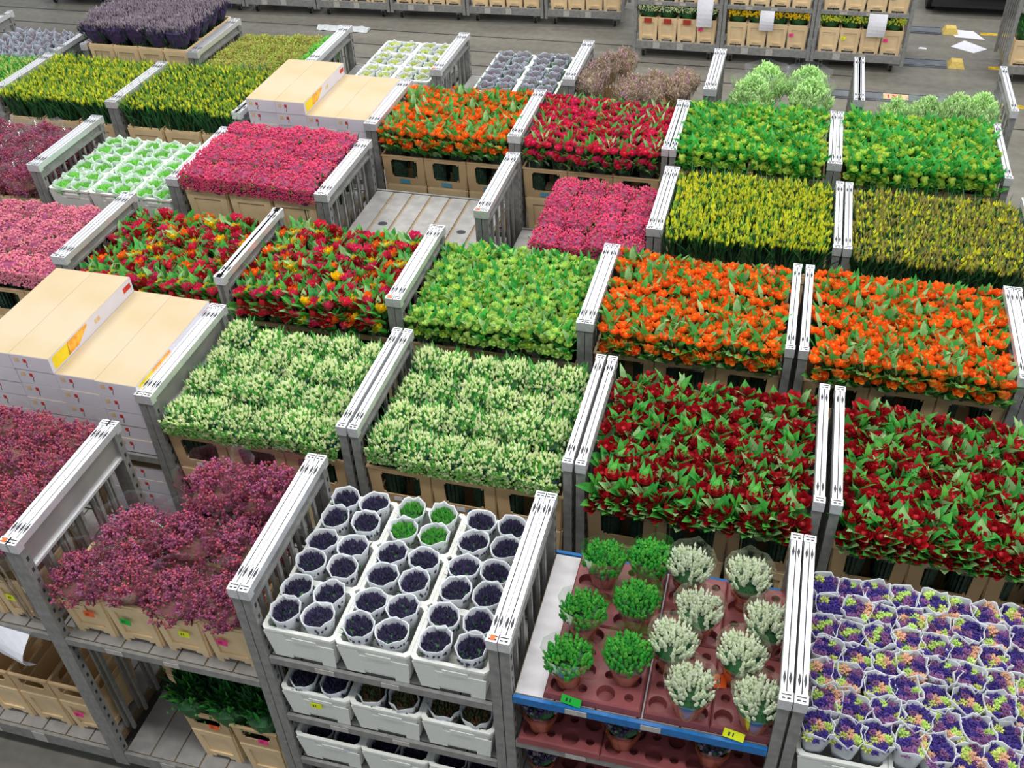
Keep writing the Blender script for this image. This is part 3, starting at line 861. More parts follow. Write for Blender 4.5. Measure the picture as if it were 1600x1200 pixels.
# ---- white crates
cx, y = cell(1, 1)
tr(1, 1, 'metal trolley with three tiers of white crates, dark pots in paper sleeves', [(1.79, DECKP), (1.24, DECKP), (.77, DECKP)])
def crates(cx, y, z, nx, ny, kind, where, grp, potgrp, what, dx=.415, dy=.338, pots=(2, 2), py=None, x_off=0., tag=None, pz=.035, potrows=None, s=1., alt=None):
    for j in range(ny):
        for i in range(nx):
            X = cx + x_off + (i - (nx - 1) / 2) * dx; Y = y + .17 + j * dy
            o = put(CR, loc=(X, Y, z), sc_=(dx / .415, dy / .338, 1), label='white crate, %s, %s, %s' % (rowname(j, ny) if ny > 1 else 'front row', side(i, nx), where), cat='crate', group=grp)
            if tag == (i, j):
                k = put(P('price_tag', TAG['yellow'], label='yellow price tag'), o, (.0, -.172, .15))
            for b in range(pots[1]):
                for a in range(pots[0]):
                    px = X + (a - (pots[0] - 1) / 2) * .186 * dx / .415 + R.uniform(-.004, .004)
                    pyy = Y + (b - (pots[1] - 1) / 2) * .155 * dy / .338 + R.uniform(-.004, .004)
                    lab = '%s, %s %s in %s crate%s, %s' % (what, ['front', 'rear'][b], ['left', 'right'][a], (['left', 'middle', 'right'] if nx == 3 else ['left', 'right'])[i], ' of ' + rowname(j, ny) if ny > 1 else '', where)
                    put(R.choice(T[(alt or {}).get((i, j), kind)]), loc=(px, pyy, z + pz), rz=R.uniform(0, 6), sc_=(s * 1.0, s * .9, 1), label=lab, cat='potted plant', group=potgrp)
crates(cx, y, 1.79, 3, 3, 'nightpot', 'top tier', 'white foam crates on the top tier', 'dark potted plants in paper sleeves', 'dark pot in white sleeve', pz=.125, alt={(1, 2): 'greenpot'})
crates(cx, y, 1.24, 3, 1, 'nightpot', 'middle tier', 'white foam crates below', 'dark potted plants below', 'dark pot in white sleeve', tag=(0, 0), pz=.09, alt={(1, 0): 'rustpot', (2, 0): 'rustpot'})
crates(cx, y, .77, 3, 1, 'nightpot', 'lowest visible tier', 'white foam crates below', 'dark potted plants below', 'dark pot in white sleeve', pz=.0)

# ---- tray trolley
def tray_mesh(w, d, nx, ny, big=.047, small=.024):
    mb = MB().use('maroon')
    h = .05
    cxs, cys = w / nx, d / ny
    for i in range(nx):
        for j in range(ny):
            X = -w / 2 + (i + .5) * cxs; Y = -d / 2 + (j + .5) * cys
            isbig = (i + j) % 2 == 0
            r = min(big if isbig else small, .46 * min(cxs, cys))
            n = 16
            sq = []; ci = []; dn = []
            for k in range(n):
                a = 2 * PI * (k + .5) / n
                c, s_ = math.cos(a), math.sin(a)
                q = 1 / max(abs(c), abs(s_))
                sq.append((X + c * q * cxs / 2, Y + s_ * q * cys / 2, h))
                ci.append((X + c * r, Y + s_ * r, h - .002)); dn.append((X + c * r * .85, Y + s_ * r * .85, .006))
            mb.rings([sq, ci, dn], False, True)
            # square corners
            for sx in (-1, 1):
                for sy in (-1, 1):
                    cn = (X + sx * cxs / 2, Y + sy * cys / 2, h)
                    near = sorted(range(n), key=lambda k: (sq[k][0] - cn[0]) ** 2 + (sq[k][1] - cn[1]) ** 2)[:2]
                    mb.add([cn, sq[near[0]], sq[near[1]]], [(0, 1, 2)])
    def rg(e, z): return [(-w / 2 - e, -d / 2 - e, z), (w / 2 + e, -d / 2 - e, z), (w / 2 + e, d / 2 + e, z), (-w / 2 - e, d / 2 + e, z)]
    mb.rings([rg(0, h), rg(.008, h - .008), rg(.014, .004)], False, False)
    return mb.build('pot_tray')
cx, y = cell(1, 2)
tr(1, 2, 'metal trolley with blue-edged pale shelf carrying maroon pot trays', [(1.91, DECKB), (1.50, DECKP), (1.06, DECKP)])
trays = [(-.515, .47, 'left'), (-.095, .30, 'middle'), (.225, .30, 'right')]
for X, w, nm in trays:
    for jj, Y in enumerate((3.065, 3.525)):
        me = tray_mesh(w, .44, 4 if w > .4 else 3, 4)
        thing('pot_tray', 'maroon plastic pot tray with round holes, %s column, %s half' % (nm, ['front', 'back'][jj]), 'tray', (X, Y, 1.91), group='maroon pot trays', mesh=me)
pots = [('g', -.656, 2.94), ('g', -.639, 3.24), ('g', -.60, 3.60), ('g', -.375, 3.02), ('g', -.385, 3.36), ('g', -.36, 3.66),
        ('w', -.145, 3.64), ('w', -.165, 3.14), ('w', -.065, 3.36), ('w', -.05, 2.90), ('w', .165, 3.64), ('w', .17, 3.14), ('w', .285, 3.36), ('w', .27, 2.90)]
names = ['front', 'middle', 'back', 'front', 'middle', 'back', 'back', 'second from front', 'third from front', 'front', 'back', 'second from front', 'third from front', 'front']
cols_ = ['outer column', 'outer column', 'outer column', 'inner column', 'inner column', 'inner column'] + ['middle tray column'] * 4 + ['right tray column'] * 4
for (c, X, Y), nm, cc in zip(pots, names, cols_):
    put(R.choice(T['greenheather' if c == 'g' else 'whiteheather']), loc=(X, Y, 1.925), rz=R.uniform(-.3, .3) if c == 'w' else R.uniform(0, 6), sc_=1.13,
        label='%s heather in clear sleeve and terracotta pot, %s, %s' % ('green' if c == 'g' else 'white', nm, cc), cat='potted plant', group='potted heathers in maroon trays')
tg = thing('price_tag', 'green price tag at the front of the left maroon tray', 'tag', (-.62, 2.815, 1.925), 0, mesh=TAG['green']); tg.rotation_euler = (-.5, .1, -.1); tg.scale = (1.5, 1, 1)
tg = thing('price_tag', 'yellow price tag at the front of the right maroon tray', 'tag', (.18, 2.815, 1.925), 0, mesh=TAG['yellow']); tg.rotation_euler = (-.5, .1, -.1); tg.scale = (1.5, 1, 1)
tg = thing('price_tag', 'orange price tag lying curled between white heathers', 'tag', (.09, 3.05, 1.975), .4, mesh=TAG['orange']); tg.rotation_euler = (-.7, .5, .6); tg.scale = (1.2, 1, 1.5)
for jj, (X, w, nm) in enumerate([(-.68, .42, 'left'), (-.24, .42, 'middle'), (.18, .42, 'right')]):
    thing('pot_tray', 'maroon pot tray on the shelf under the blue edge, %s' % nm, 'tray', (X, 3.03, 1.50), group='maroon pot trays', mesh=tray_mesh(w, .44, 4, 4))
for i, (X, Y) in enumerate(((-.80, 2.92), (-.36, 2.92), (.10, 2.93))):
    put(R.choice(T['blueheather']), loc=(X, Y, 1.515), sc_=1.25, label='blue-grey heather in clear sleeve under blue shelf edge, %s' % side(i, 3), cat='potted plant', group='blue heathers below the shelf')
thing('pot_tray', 'maroon pot tray on the lowest visible shelf of the tray trolley', 'tray', (-.6, 3.03, 1.06), group='maroon pot trays', mesh=tray_mesh(.47, .44, 4, 4))
put(T['blueheather'][0], loc=(-.80, 2.92, 1.075), label='blue-grey heather on the lowest shelf at bottom edge', cat='potted plant', group='blue heathers below the shelf')

# ---- posies
cx, y = cell(1, 3)
tr(1, 3, 'metal trolley packed with violet, yellow and salmon posies in paper sleeves', [(1.72, DECKP)])
for j in range(3):
    for i in range(3):
        put(CR, loc=(cx + (i - 1) * .418, y + .17 + j * .338, 1.72), sc_=(1, 1, .8), label='low white crate under the posies, %s, %s' % (rowname(j, 3), side(i, 3)), cat='crate', group='white crates under the posies')
NXP, NYP = 9, 7
for j in range(NYP):
    for i in range(NXP):
        px = cx - .60 + (i + .5) * 1.21 / NXP + R.uniform(-.012, .012) + (.02 if j % 2 else -.01)
        py = y + .02 + (j + .5) * 1.0 / NYP + R.uniform(-.01, .01)
        put(R.choice(T['posy']), loc=(px, py, 1.80 + R.uniform(0, .03)), rz=R.uniform(-.5, .5), sc_=(.86, .88, 1),
            label='posy of violet, yellow and salmon blossoms in white sleeve, %s, %s' % (rowname(j, NYP), side(i, NXP)), cat='potted plant', group='posies in paper sleeves')

# ---- row 2
def carton_tpl():
    w, d, h = .296, .97, .119
    b = MB().use('carton').box(-w / 2, w / 2, 0, d, 0, h - .002)
    body = P('carton_body', b.build('carton_body'))
    t = MB().use('carton_top').box(-w / 2 + .0005, w / 2 - .0005, .002, d - .002, h - .002, h)
    sp = MB()
    X = w / 2 + .0008
    sp.use('yellow_print').box(w / 2, X, .03, .20, .012, h - .012)
    sp.use('orange_print').add([(X, .18, .015), (X, .30, .02), (X, .42, h - .03), (X, .42, h - .012), (X, .20, h - .012)], [(0, 1, 2, 3, 4)])
    sp.use('tan_print').box(w / 2, X, .50, .56, .04, .075)
    sp.use('red_print').box(w / 2, X, .86, .95, .045, .085)
    fp = MB()
    fp.use('tan_print').box(-.12, -.085, -.0008, 0, .06, .095)
    fp.use('red_print').box(-.055, -.03, -.0008, 0, .06, .09)
    fp.use('ink').box(-.042, -.037, -.0008, 0, .02, .045).box(-.034, -.03, -.0008, 0, .045, .06)
    return P('flower_carton', None, [body, P('carton_lid', t.build('carton_lid'), label='pale board top'), P('side_print', sp.build('side_print'), label='yellow and orange printed panel'), P('front_print', fp.build('front_print'), label='small tan and red marks')])
CT = carton_tpl()
def cartons(xr, y, z0, layers, where, grp):
    """columns from right to left; layers per column"""
    for c, n in enumerate(layers):
        for k in range(n):
            put(CT, loc=(xr - .15 - c * .298, y + .03 + R.uniform(-.004, .004), z0 + k * .1205),
                label='long white carton, %s column from right, %s, %s' % (ORD[c], 'topmost' if k == n - 1 else ORD[k] + ' from bottom', where), cat='carton', group=grp)
tr(2, -1, 'metal trolley loaded with long white cartons at the left edge', [(1.78, DECK), (1.16, DECK)])
cartons(ROWX[2][0] - .055, ROWY[2] + .0, 1.785, (5, 5, 6, 6), 'large stack', 'stacked white cartons at the left edge')
cartons(ROWX[2][0] - .055, ROWY[2] + .0, 1.165, (4, 4), 'under the large stack', 'stacked white cartons at the left edge')

def field(r, k, kind, h, ztop, zshelf, what, where, tlabel, nb=3, collar=True, mark=None, wide=True, nx=6, ny=4, shelf=DECK, cat='flower bunch', grp=None, bg='tan buckets with window collars', **kw):
    cx, y = cell(r, k)
    tr(r, k, tlabel, [(zshelf, shelf)])
    if nb:
        front_buckets(cx, y + .03, zshelf, nb, where, wide, collar, mark, group=bg)
    fill(kind, cx, y, zshelf, ztop, h, nx, ny, what, where, cat, grp or (what + ' bunches'), **kw)

field(2, 0, 'cream', .96, 2.28, 1.33, 'cream-budded green bunch', 'trolley beside cartons', 'metal trolley of cream-budded bunches beside the large cartons', mark='drop', zj=.035)
field(2, 1, 'cream', .96, 2.28, 1.33, 'cream-budded green bunch', 'trolley behind dark pots', 'metal trolley of cream-budded bunches behind the dark pots', mark='drop', zj=.035)
field(2, 2, 'red', .94, 2.24, 1.30, 'dark red tulip bunch', 'trolley behind pot trays', 'metal trolley of dark red tulips behind the maroon trays', zj=.012, y0=-.02)
field(2, 3, 'red', .94, 2.24, 1.30, 'dark red tulip bunch', 'trolley behind posies', 'metal trolley of dark red tulips behind the posies', zj=.012, y0=-.02)
# ---- row 3
field(3, -2, 'softpink', .96, 2.22, 1.26, 'soft pink spray bunch', 'trolley at left edge', 'metal trolley of soft pink sprays behind the large cartons', nb=3)
field(3, -1, 'mixed', .94, 2.22, 1.27, 'mixed tulip bunch', 'trolley behind cartons', 'metal trolley of mixed red, yellow and orange tulips behind the large cartons', nb=3)
field(3, 0, 'mixed', .94, 2.25, 1.27, 'mixed tulip bunch', 'trolley behind cream buds', 'metal trolley of mixed bright tulips behind the cream buds', nb=3)
field(3, 1, 'palelime', .94, 2.24, 1.27, 'pale lime blossom bunch', 'middle green trolley', 'metal trolley of pale lime blossom bunches in the middle', nb=3)
field(3, 2, 'orange', .94, 2.33, 1.40, 'orange tulip bunch', 'trolley beside pale lime', 'metal trolley of orange tulips beside the pale lime blossoms', zj=.012)
field(3, 3, 'orange', .94, 2.33, 1.40, 'orange tulip bunch', 'trolley at right edge', 'metal trolley of orange tulips at the right edge', zj=.012)
cx, y = cell(3, 4)
tr(3, 4, 'metal trolley cut by the right edge, tan bucket beside its frame', [(1.55, DECK)])
bucket(1.95, y + .35, 1.55, 'tan bucket with window collar at the right edge beside orange tulips', True, True, 'tan buckets with window collars')
bucket(1.95, y + .67, 1.55, 'tan bucket with window collar at the right edge, rear one', True, True, 'tan buckets with window collars')
# ---- row 4
field(4, -2, 'plum', .72, 2.25, 1.60, 'plum heather bunch', 'far left trolley', 'metal trolley of wrapped plum heather at the left edge', nb=4, wide=False, collar=False, nx=4, ny=4, zj=.03, x1=.56)
cx, y = cell(4, -1)
tr(4, -1, 'metal trolley of bright green pots in white sleeves', [(1.86, DECKP)])
crates(cx, y, 1.86, 3, 3, 'lettucepot', 'lettuce-green trolley', 'white crates of green pots', 'bright green sleeved pots', 'bright green pot in sleeve', pz=.09)
field(4, 0, 'hotpink', .60, 2.46, 1.85, 'hot pink spray bunch', 'trolley before cartons', 'metal trolley of hot pink sprays in front of the far cartons', nb=3, collar=False, zj=.02, bg='low tan buckets')
cx, y = cell(4, 1)
tr(4, 1, 'metal trolley with an empty grooved grey shelf', [(1.87, DECKH)])
cx, y = cell(4, 2)
tr(4, 2, 'metal trolley half filled with hot pink sprays beside yellow daffodils', [(1.62, DECK)])
fill('hotpink', cx, y, 1.62, 2.24, .60, 4, 4, 'hot pink spray bunch', 'trolley beside daffodils', 'flower bunch', 'hot pink sprays beside the daffodils', x0=-.28, x1=.60, y0=-.1, y1=.95)
for i in range(2):
    bucket(cx - .05 + i * .42, y + .03, 1.62, 'low tan bucket under hot pink sprays, %s, beside daffodils' % ['left', 'right'][i], True, False, 'low tan buckets')
field(4, 3, 'daff', .72, 2.36, 1.66, 'yellow daffodil bud bunch', 'trolley behind orange tulips', 'metal trolley of yellow daffodil buds behind the orange tulips', nb=3, collar=False, zj=.012, bg='low tan buckets')
field(4, 4, 'daffbrown', .72, 2.34, 1.64, 'brownish daffodil bud bunch', 'right trolley behind orange tulips', 'metal trolley of brownish yellow daffodil buds at the right', nb=3, collar=False, zj=.012, bg='low tan buckets')
cx, y = cell(4, 5)
tr(4, 5, 'metal trolley cut by the right edge holding a brown heather bunch', [(1.6, DECK)])
for i, (dx, dy) in enumerate(((-.48, .55), (-.48, .85))):
    put(R.choice(T['heath']), loc=(cx + dx, y + dy, 1.62), label='brown heather bunch at right edge beside daffodils, %s one' % ['nearer', 'farther'][i], cat='flower bunch', group='brown heather bunches')
# ---- row 5
field(5, -3, 'freshgreen', .72, 2.33, 1.62, 'pale green bunch', 'leftmost far trolley', 'metal trolley of pale green bunches at the far left edge', nb=3, collar=False, bg='low tan buckets', x0=-.1, nx=4)
field(5, -2, 'daffmid', .72, 2.38, 1.68, 'yellow daffodil bud bunch', 'far left daffodil trolley', 'metal trolley of yellow daffodil buds at the far left', nb=3, collar=False, zj=.012, bg='low tan buckets')
field(5, -1, 'daffgreen', .72, 2.38, 1.68, 'greenish daffodil bud bunch', 'trolley left of cartons', 'metal trolley of greenish daffodil buds left of the far cartons', nb=3, collar=False, zj=.012, bg='low tan buckets')
tr(5, 0, 'metal trolley loaded with long white cartons between daffodils and orange tulips', [(1.76, DECK)])
cartons(ROWX[5][1] - .055, ROWY[5] + .0, 1.765, (5, 5, 6, 6), 'far stack', 'far stack of white cartons')
field(5, 1, 'orange', .94, 2.33, 1.34, 'orange tulip bunch', 'far trolley beside cartons', 'metal trolley of orange tulips right of the far cartons', mark='blue', zj=.012)
field(5, 2, 'pinkred', .94, 2.33, 1.34, 'pinkish red tulip bunch', 'far pink trolley', 'metal trolley of pinkish red tulips beside the far orange ones', mark='blue', zj=.012)
field(5, 3, 'lime', .94, 2.38, 1.47, 'lime green blossom bunch', 'far trolley behind daffodils', 'metal trolley of lime green blossoms beside the pinkish tulips', zj=.012)
field(5, 4, 'lime', .94, 2.38, 1.47, 'lime green blossom bunch', 'far right trolley', 'metal trolley of lime green blossoms at the far right', zj=.012)
# ---- row 6
# sleeved pots at far left
t = trolley(-9.10, 9.16, 'metal trolley of frosty sleeved pots at far left corner', [(1.95, DECKP)], pitch=1.375, group=TG)
XL = -8.41
for j in range(4):
    for i in range(6):
        px = XL - .50 + i * .195 + (.05 if j % 2 else 0); py = 9.33 + j * .21
        put(R.choice(T['snowpot']), loc=(px, py, 1.96), rz=R.uniform(0, 6), sc_=1.05, label='frosty pot in crumpled white sleeve, %s, %s, corner trolley' % (rowname(j, 4), side(i, 6)), cat='potted plant', group='frosty sleeved pots')
# dark lavender
cx, y = cell(6, -1)
tr(6, -1, 'metal trolley of dusky lavender in tan crates', [(1.98, DECK)])
for j in range(3):
    for i in range(4):
        if j and 0 < i < 3: continue
        bucket(cx - .0 + (i - 1.5) * .308, y + .0 + j * .345, 1.98, 'low tan bucket of dusky lavender, %s, %s' % (rowname(j, 3), side(i, 4)), False, False, 'tan lavender buckets').scale = (1, .87, 1)
fill('lavender', cx, y, 1.98, 2.64, .70, 5, 5, 'dusky lavender bunch', 'lavender trolley', 'flower bunch', 'dusky lavender bunches', x0=-.62, x1=.62, y0=.0, y1=1.04, sxy=1.12)
# brown lime
cx, y = cell(6, 0)
tr(6, 0, 'metal trolley of brownish green field flowers with a bright green strip', [(1.70, DECK)])
fill('brownlime', cx, y, 1.7, 2.24, .55, 5, 4, 'brownish green field flower bunch', 'beside lavender', 'flower bunch', 'field flower bunches', x0=-.60, x1=.42, y0=-.05, y1=1.0)
fill('brightlime', cx, y, 1.7, 2.26, .55, 1, 4, 'bright green bunch', 'strip beside field flowers', 'flower bunch', 'bright green strip bunches', x0=.4, x1=.62, y0=.0, y1=1.02)
front_buckets(cx, y + .0, 1.70, 3, 'field flower trolley', True, False, group='low tan buckets')
# cream pots
cx, y = cell(6, 1)
tr(6, 1, 'metal trolley of pale yellow pots in white sleeves', [(1.92, DECKP)])
crates(cx, y + .05, 1.92, 2, 3, 'creampot', 'pale yellow trolley', 'white crates of pale yellow pots', 'pale yellow sleeved pots', 'pale yellow pot in sleeve', x_off=.17, pz=.08)
cx, y = cell(6, 2)
tr(6, 2, 'metal trolley of grey-violet pots in white sleeves, shelf bare on one side', [(1.90, DECK)])
crates(cx, y - .03, 1.90, 2, 3, 'duskpot', 'grey-violet trolley', 'white crates of grey-violet pots', 'grey-violet sleeved pots', 'grey-violet pot in sleeve', x_off=.12, dx=.43, pz=.08)
cx, y = cell(6, 3)
tr(6, 3, 'metal trolley with loose brown heather bunches', [(1.55, DECK)])
for i, (X, Y, s) in enumerate(((-1.90, 9.55, 1.12), (-1.88, 9.80, 1.12), (-1.80, 10.05, 1.12), (-1.66, 10.2, 1.1), (-1.50, 9.52, 1.0), (-1.30, 9.55, 1.02), (-1.28, 9.85, 1.0), (-1.06, 9.75, 1.0), (-1.50, 9.72, 1.0), (-1.0, 9.95, 1.0))):
    put(R.choice(T['heath']), loc=(X, Y, 1.62), rz=R.uniform(0, 6), sc_=(.95, .95, s), label='loose brown heather bunch, %s counted from the near left' % ORD[i], cat='flower bunch', group='loose brown heather bunches')
for i, (X, Y) in enumerate(((-1.86, 9.42), (-1.50, 9.42), (-1.14, 9.42), (-1.83, 9.84), (-1.2, 9.84))):
    bucket(X, Y, 1.55, 'low tan bucket of brown heather, %s' % ['left front', 'middle front', 'right front', 'left rear', 'right rear'][i], True, False, 'heather buckets')
cx, y = cell(6, 4)
tr(6, 4, 'metal trolley with two rounded pale green bouquets', [(.9, DECKP)])
for i, (X, Y) in enumerate(((-.31, 9.56), (-.20, 9.86), (.24, 9.54), (.20, 9.86))):
    put(R.choice(T['mint']), loc=(X, Y, 1.76), rz=R.uniform(0, 6), sc_=(.88, .88, 1), label='rounded pale green bouquet in clear film, %s' % ['near left', 'far left', 'near right', 'far right'][i], cat='flower bunch', group='rounded pale green bouquets')
for i, (X, Y) in enumerate(((-.27, 9.50), (.22, 9.50))):
    b = bucket(X, Y, 1.75 - .69, 'tall tan bucket under pale green bouquets, %s' % ['left', 'right'][i], True, True, 'tall buckets of pale green bouquets')
cx, y = cell(6, 5)
tr(6, 5, 'metal trolley with pale green bouquets behind lime blossoms', [(1.0, DECKP)])
for i, (X, Y) in enumerate(((1.02, 9.45), (1.28, 9.47), (1.55, 9.50), (1.74, 9.50))):
    put(R.choice(T['mint']), loc=(X, Y, 1.67 + .03 * i), rz=R.uniform(0, 6), sc_=(.8, .8, 1), label='pale green bouquet behind lime blossoms, %s' % side(i, 4), cat='flower bunch', group='pale green bouquets behind lime blossoms')

# ---- far rows across the aisle
def far_trolley(x0, y, lab, levels, rz=0, n=4, pitch=1.38, colr=None, paper=None):
    t = trolley(x0, y, lab, [(z, DECKP) for z, *_ in levels if z > .3], pitch=pitch, rz=rz, group='trolleys across the aisle')
    c, s = math.cos(rz), math.sin(rz)
    cx = x0 + pitch / 2
    for li, (z, kind, what, tags) in enumerate(levels):
        lv = ['lower deck', 'upper shelf', 'top shelf'][li]
        for i in range(n):
            lx = (i - (n - 1) / 2) * .305; ly = .04
            X = cx + c * lx - s * ly; Y = y + s * lx + c * ly
            tg_ = tags.get(i) if tags else None
            o = bucket(X, Y, z, 'tan bucket, %s on %s, %s' % (side(i, n), lv, lab.replace('metal trolley', 'trolley').replace(' in the farthest train, ', ' of farthest train, ').replace('from the white flower trolley', 'from white flowers').replace(' flowers, ', ', ')), False, False, 'tan buckets across the aisle', None, tg_, rz=rz, tagpos=(-.09, .2))
            if kind == 'whitesnow':
                put(P('pot_cover', MB().use('red_cover').box(-.06, .06, -.222, -.212, .29, .365).build('pot_cover'), label='red cover at the rim'), o)
            if kind:
                put(R.choice(T[kind]), loc=(X - s * .14, Y + c * .14, z + .045), rz=rz, sc_=(1.1, 1.1, 1), label='%s, %s on %s, %s' % (what, side(i, n), lv, lab.replace('metal trolley', 'trolley').split(',')[0]), cat='flower bunch', group=what + 's across the aisle')
    return t
Y7 = 15.85
far_trolley(-2.47, Y7, 'metal trolley of white flowers, left of three', [(.27, 'whitesnow', 'white flower bunch', {3: 'pink'}), (.90, None, '', {})])
far_trolley(-1.09, Y7, 'metal trolley of golden flowers, middle of three', [(.27, 'goldrow', 'golden flower bunch', {3: 'pink'}), (.90, None, '', {2: 'green', 3: 'yellow'})])
far_trolley(.29, Y7, 'metal trolley of yellow-green flowers, right of three', [(.27, 'limerow', 'yellow-green flower bunch', {1: 'yellow', 3: 'pink'}), (.90, None, '', {3: 'green'})])
far_trolley(3.02, 15.75, 'metal trolley of leafy bunches at far right edge', [(.27, 'leafgreen', 'leafy bunch', None), (1.1, 'leafgreen', 'leafy bunch', None)])
a8 = math.radians(2.6)
for i in range(8):
    x0 = -2.80 - (i + 1) * 1.39 * math.cos(a8); yy = 17.05 - (i + .5) * 1.39 * math.sin(a8)
    far_trolley(x0, yy, 'metal trolley in the farthest train, %s from the white flower trolley' % ORD[i], [(.27, None, '', {})] if i < 4 else [], rz=a8)

# ---- papers hung on things
def paper(name, label, w, h, loc, rot, curl=.02, c='label_white'):
    mb = MB().use(c)
    n = 6; vs = []
    for i in range(n + 1):
        t = i / n
        for j in range(3):
            vs.append(((j / 2 - .5) * w, -curl * math.sin(t * PI) * (1 + .5 * j), -t * h))
    fs = [(i * 3 + j, i * 3 + j + 1, i * 3 + j + 4, i * 3 + j + 3) for i in range(n) for j in range(2)]
    mb.add(vs, fs)
    me = mb.build(name)
    o = thing(name, label, 'paper', loc, 0, mesh=me)
    o.rotation_euler = rot
    sol = o.modifiers.new('thickness', 'SOLIDIFY'); sol.thickness = .001
    return o
paper('paper_sheet', 'white paper sheet hanging from the corner heather trolley shelf', .21, .27, (-4.02, 2.80, 1.50), (-.12, .12, 0), .05)
paper('paper_sheet', 'white paper sheet hanging over white flowers across the aisle', .24, .42, (-1.36, Y7 - .02, .98), (0, 0, 0))
paper('paper_sheet', 'white paper sheet hanging over golden flowers across the aisle', .21, .30, (-.42, Y7 - .02, .86), (0, 0, 0))
paper('paper_sheet', 'white paper sheet hanging over yellow-green flowers across the aisle', .26, .34, (1.18, Y7 - .02, .90), (0, 0, 0))
def flat(name, label, cat, pts, z, m, th=.004):
    mb = MB().use(m)
    mb.rings([[(x, y_, z) for x, y_ in pts], [(x, y_, z + th) for x, y_ in pts]])
    return thing(name, label, cat, mesh=mb.build(name))
flat('paper_sheet', 'white paper sheet lying on the aisle floor, farther one', 'paper', [(2.55, 17.55), (3.0, 17.50), (2.85, 17.85), (2.45, 17.9)], .002, 'label_white', .002)
flat('paper_sheet', 'white paper sheet lying on the aisle floor, nearer one', 'paper', [(2.45, 17.12), (2.78, 16.9), (3.0, 17.1), (2.68, 17.42)], .002, 'label_white', .002)
flat('paper_scrap', 'small white paper scrap on the aisle floor near yellow block', 'paper', [(1.98, 16.45), (2.08, 16.42), (2.10, 16.5), (2.02, 16.52)], .002, 'label_white', .002)
flat('paper_scrap', 'small white paper scrap on the aisle floor, farther one', 'paper', [(1.95, 16.95), (2.08, 16.94), (2.08, 17.0), (1.98, 17.02)], .002, 'label_white', .002)

fb = MB().use('paper')
nn = 14
fb.rings([[(-8.1 + .95 * i / nn, 16.12 + q * .07 + R.uniform(-.02, .02), .003 + (.05 if q in (1, 2) else 0) + R.uniform(0, .02)) for q in range(4)] for i in range(nn + 1)], True, True, True)  # low pale strip with random crumples, laid on the floor
thing('pale_strip', 'crumpled pale strip on the aisle floor behind field flowers', 'film', mesh=fb.build('pale_strip'))
# ---- the setting
def structure(name, mesh, loc=(0, 0, 0)):
    o = bpy.data.objects.new(name, mesh); COL.objects.link(o); o['kind'] = 'structure'; o.location = loc
    return o
fm = bpy.data.materials.new('concrete_floor'); fm.use_nodes = True
nt = fm.node_tree; p = nt.nodes['Principled BSDF']; N = nt.nodes.new; L = nt.links.new
tc = N('ShaderNodeTexCoord'); mp = N('ShaderNodeMapping'); mp.inputs['Scale'].default_value = (.25, 2.2, 1)
L(tc.outputs['Object'], mp.inputs['Vector'])
n1 = N('ShaderNodeTexNoise'); n1.inputs['Scale'].default_value = 1.2; n1.inputs['Detail'].default_value = 6
L(mp.outputs[0], n1.inputs['Vector'])
n2 = N('ShaderNodeTexNoise'); n2.inputs['Scale'].default_value = 9; n2.inputs['Detail'].default_value = 8
L(tc.outputs['Object'], n2.inputs['Vector'])
mx = N('ShaderNodeMix'); mx.data_type = 'FLOAT'; mx.inputs[0].default_value = .4
L(n1.outputs['Fac'], mx.inputs[2]); L(n2.outputs['Fac'], mx.inputs[3])
rp = N('ShaderNodeValToRGB'); rp.color_ramp.elements[0].position = .35; rp.color_ramp.elements[1].position = .65
rp.color_ramp.elements[0].color = (*rgb('65625B'), 1); rp.color_ramp.elements[1].color = (*rgb('817E75'), 1)
L(mx.outputs[0], rp.inputs['Fac']); L(rp.outputs['Color'], p.inputs['Base Color'])
p.inputs['Roughness'].default_value = .45
M['floor'] = fm
structure('floor', MB().use('floor').box(-24, 14, -4, 30, -.1, 0).build('floor'))
cl = MB().use('roof_panel')
for i in range(9):
    cl.box(-24, 14, -4 + i * 4, -4 + i * 4 + 1.6, 13, 13.15)  # unseen ceiling, gaps between panels added so world light passes
M['roof_panel'] = mat('roof_panel', 'B8BCC0', .7)
structure('ceiling', cl.build('ceiling'))
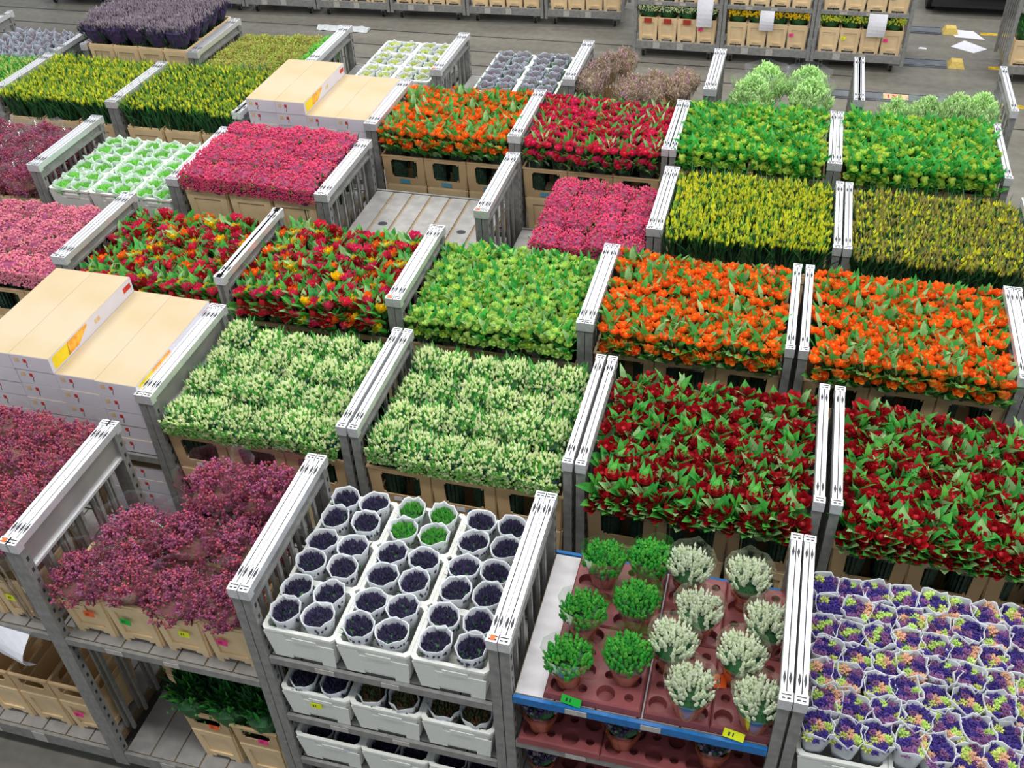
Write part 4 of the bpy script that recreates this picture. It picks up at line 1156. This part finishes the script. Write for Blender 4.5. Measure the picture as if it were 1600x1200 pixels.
# joints in the floor along the aisle
gr = MB().use('rail_dark')
for yy, xa, xb in ((15.07, -22, -.5), (16.30, -22, -2.2), (14.2, -22, 6), (15.65, -22, 1.0)):
    gr.box(xa, xb, yy, yy + .03, 0, .002)
structure('trim_1', gr.build('trim_1'))
for i, (yy, xa) in enumerate(((14.82, -.5), (16.20, .6), (17.62, .6))):
    st = MB().use('strip').box(xa, 2.34, yy, yy + .30, 0, .02).use('ink').box(xa, 2.34, yy + .02, yy + .04, .02, .022).box(xa, 2.34, yy + .25, yy + .27, .02, .022)
    o = thing('floor_guide_strip', 'grey metal guide strip on the aisle floor, %s' % ['nearest, numbered in red', 'middle one', 'farthest'][i], 'floor strip', mesh=st.build('floor_guide_strip'), group='floor guide strips')
    yb = MB().use('yellow_block')
    yb.hexa([(2.36, yy + .02, 0), (2.60, yy + .02, 0), (2.60, yy + .26, 0), (2.36, yy + .26, 0)], [(2.40, yy + .06, .09), (2.56, yy + .06, .09), (2.56, yy + .22, .09), (2.40, yy + .22, .09)])
    thing('yellow_end_block', 'yellow end block at the right end of the %s guide strip' % ['nearest', 'middle', 'farthest'][i], 'block', mesh=yb.build('yellow_end_block'), group='yellow end blocks')
    structure('trim_%d' % (i + 2), MB().use('yellow_paint').box(2.95, 9, yy + .08, yy + .20, 0, .003).build('trim'))
    if i == 0:
        fc = bpy.data.curves.new('strip_number', 'FONT'); fc.body = '151'; fc.size = .17; fc.extrude = .001; fc.offset = .004
        fc.materials.append(M['red_print'])
        to = bpy.data.objects.new('strip_number', fc); COL.objects.link(to); to.parent = o; to.location = (1.42, yy + .09, .024)
        bk = put(P('number_patch', MB().use('tan_print').box(1.39, 1.74, yy + .06, yy + .24, .02, .0235).build('number_patch')), o)

# ---- dark tow tractor beyond the aisle
tv = thing('tow_tractor', 'dark tow tractor at the top edge beyond the paper sheets', 'tractor', (2.95, 18.9, 0))
b = MB().use('dark')
b.hexa([(-.75, -.35, .14), (.75, -.35, .14), (.75, 1.3, .14), (-.75, 1.3, .14)], [(-.68, -.25, .62), (.68, -.25, .62), (.68, 1.25, .75), (-.68, 1.25, .75)])
b.box(-.6, .6, .7, 1.2, .7, 1.3)
put(P('chassis', b.build('chassis')), tv)
put(P('bumper', MB().use('chrome').box(-.3, .5, -.42, -.35, .34, .42).build('bumper'), label='dull chrome bumper'), tv)
for sx in (-1, 1):
    for sy in (0., 1.0):
        w = MB().use('black'); n = 18
        w.rings([[(x, .2 * math.cos(2 * PI * j / n), .2 + .2 * math.sin(2 * PI * j / n)) for j in range(n)] for x in (-.07, .07)])
        w.use('chrome').rings([[(x, .08 * math.cos(2 * PI * j / n), .2 + .08 * math.sin(2 * PI * j / n)) for j in range(n)] for x in (-.075, .075)])
        put(P('wheel', w.build('wheel')), tv, (sx * .74, sy, 0))
put(P('seat', MB().use('black').box(-.3, .3, .2, .6, .66, .78).box(-.3, .3, .58, .66, .7, 1.1).build('seat')), tv)

# ------------------------------------------------------------------ camera
f = 1581.4847
cam = bpy.data.cameras.new('camera'); co = bpy.data.objects.new('camera', cam); COL.objects.link(co)
cam.sensor_width = 36; cam.lens = f / 1600 * 36; cam.clip_end = 200
rt = Vector((.96558836, .25749498, -.03654391)); dn = Vector((.13661157, -.62173625, -.77122066)); fw = Vector((-.22130613, .73968937, -.63551808))
mm = Matrix((rt, -dn, -fw)).transposed().to_4x4(); mm.translation = (0, 0, 4.0293 + ZR)
co.matrix_world = mm
sc.camera = co

# ------------------------------------------------------------------ light: rows of hall lamps under the roof, world ambient let in by gaps added to the roof
def area(name, loc, sx, sy, power, col=(1, 1, 1), rot=(0, 0, 0)):
    l = bpy.data.lights.new(name, 'AREA'); l.shape = 'RECTANGLE'; l.size = sx; l.size_y = sy; l.energy = power; l.color = col
    o = bpy.data.objects.new(name, l); COL.objects.link(o); o.location = loc; o.rotation_euler = rot
    return o
for i, yy in enumerate((1, 7, 13, 19)):
    for j, xx in enumerate((-9, -1, 7)):
        area('hall_lamp', (xx, yy, 11.5), 5.0, .7, 400, (1, .98, .95))
w = bpy.data.worlds.new('world'); sc.world = w; w.use_nodes = True
bg = w.node_tree.nodes['Background']; bg.inputs['Color'].default_value = (.86, .93, 1, 1); bg.inputs['Strength'].default_value = .55

sc.view_settings.view_transform = 'Standard'
sc.view_settings.look = 'None'
sc.view_settings.gamma = 1
sc.view_settings.exposure = -.1
sc.view_settings.use_curve_mapping = False
sc.cycles.transparent_max_bounces = 16
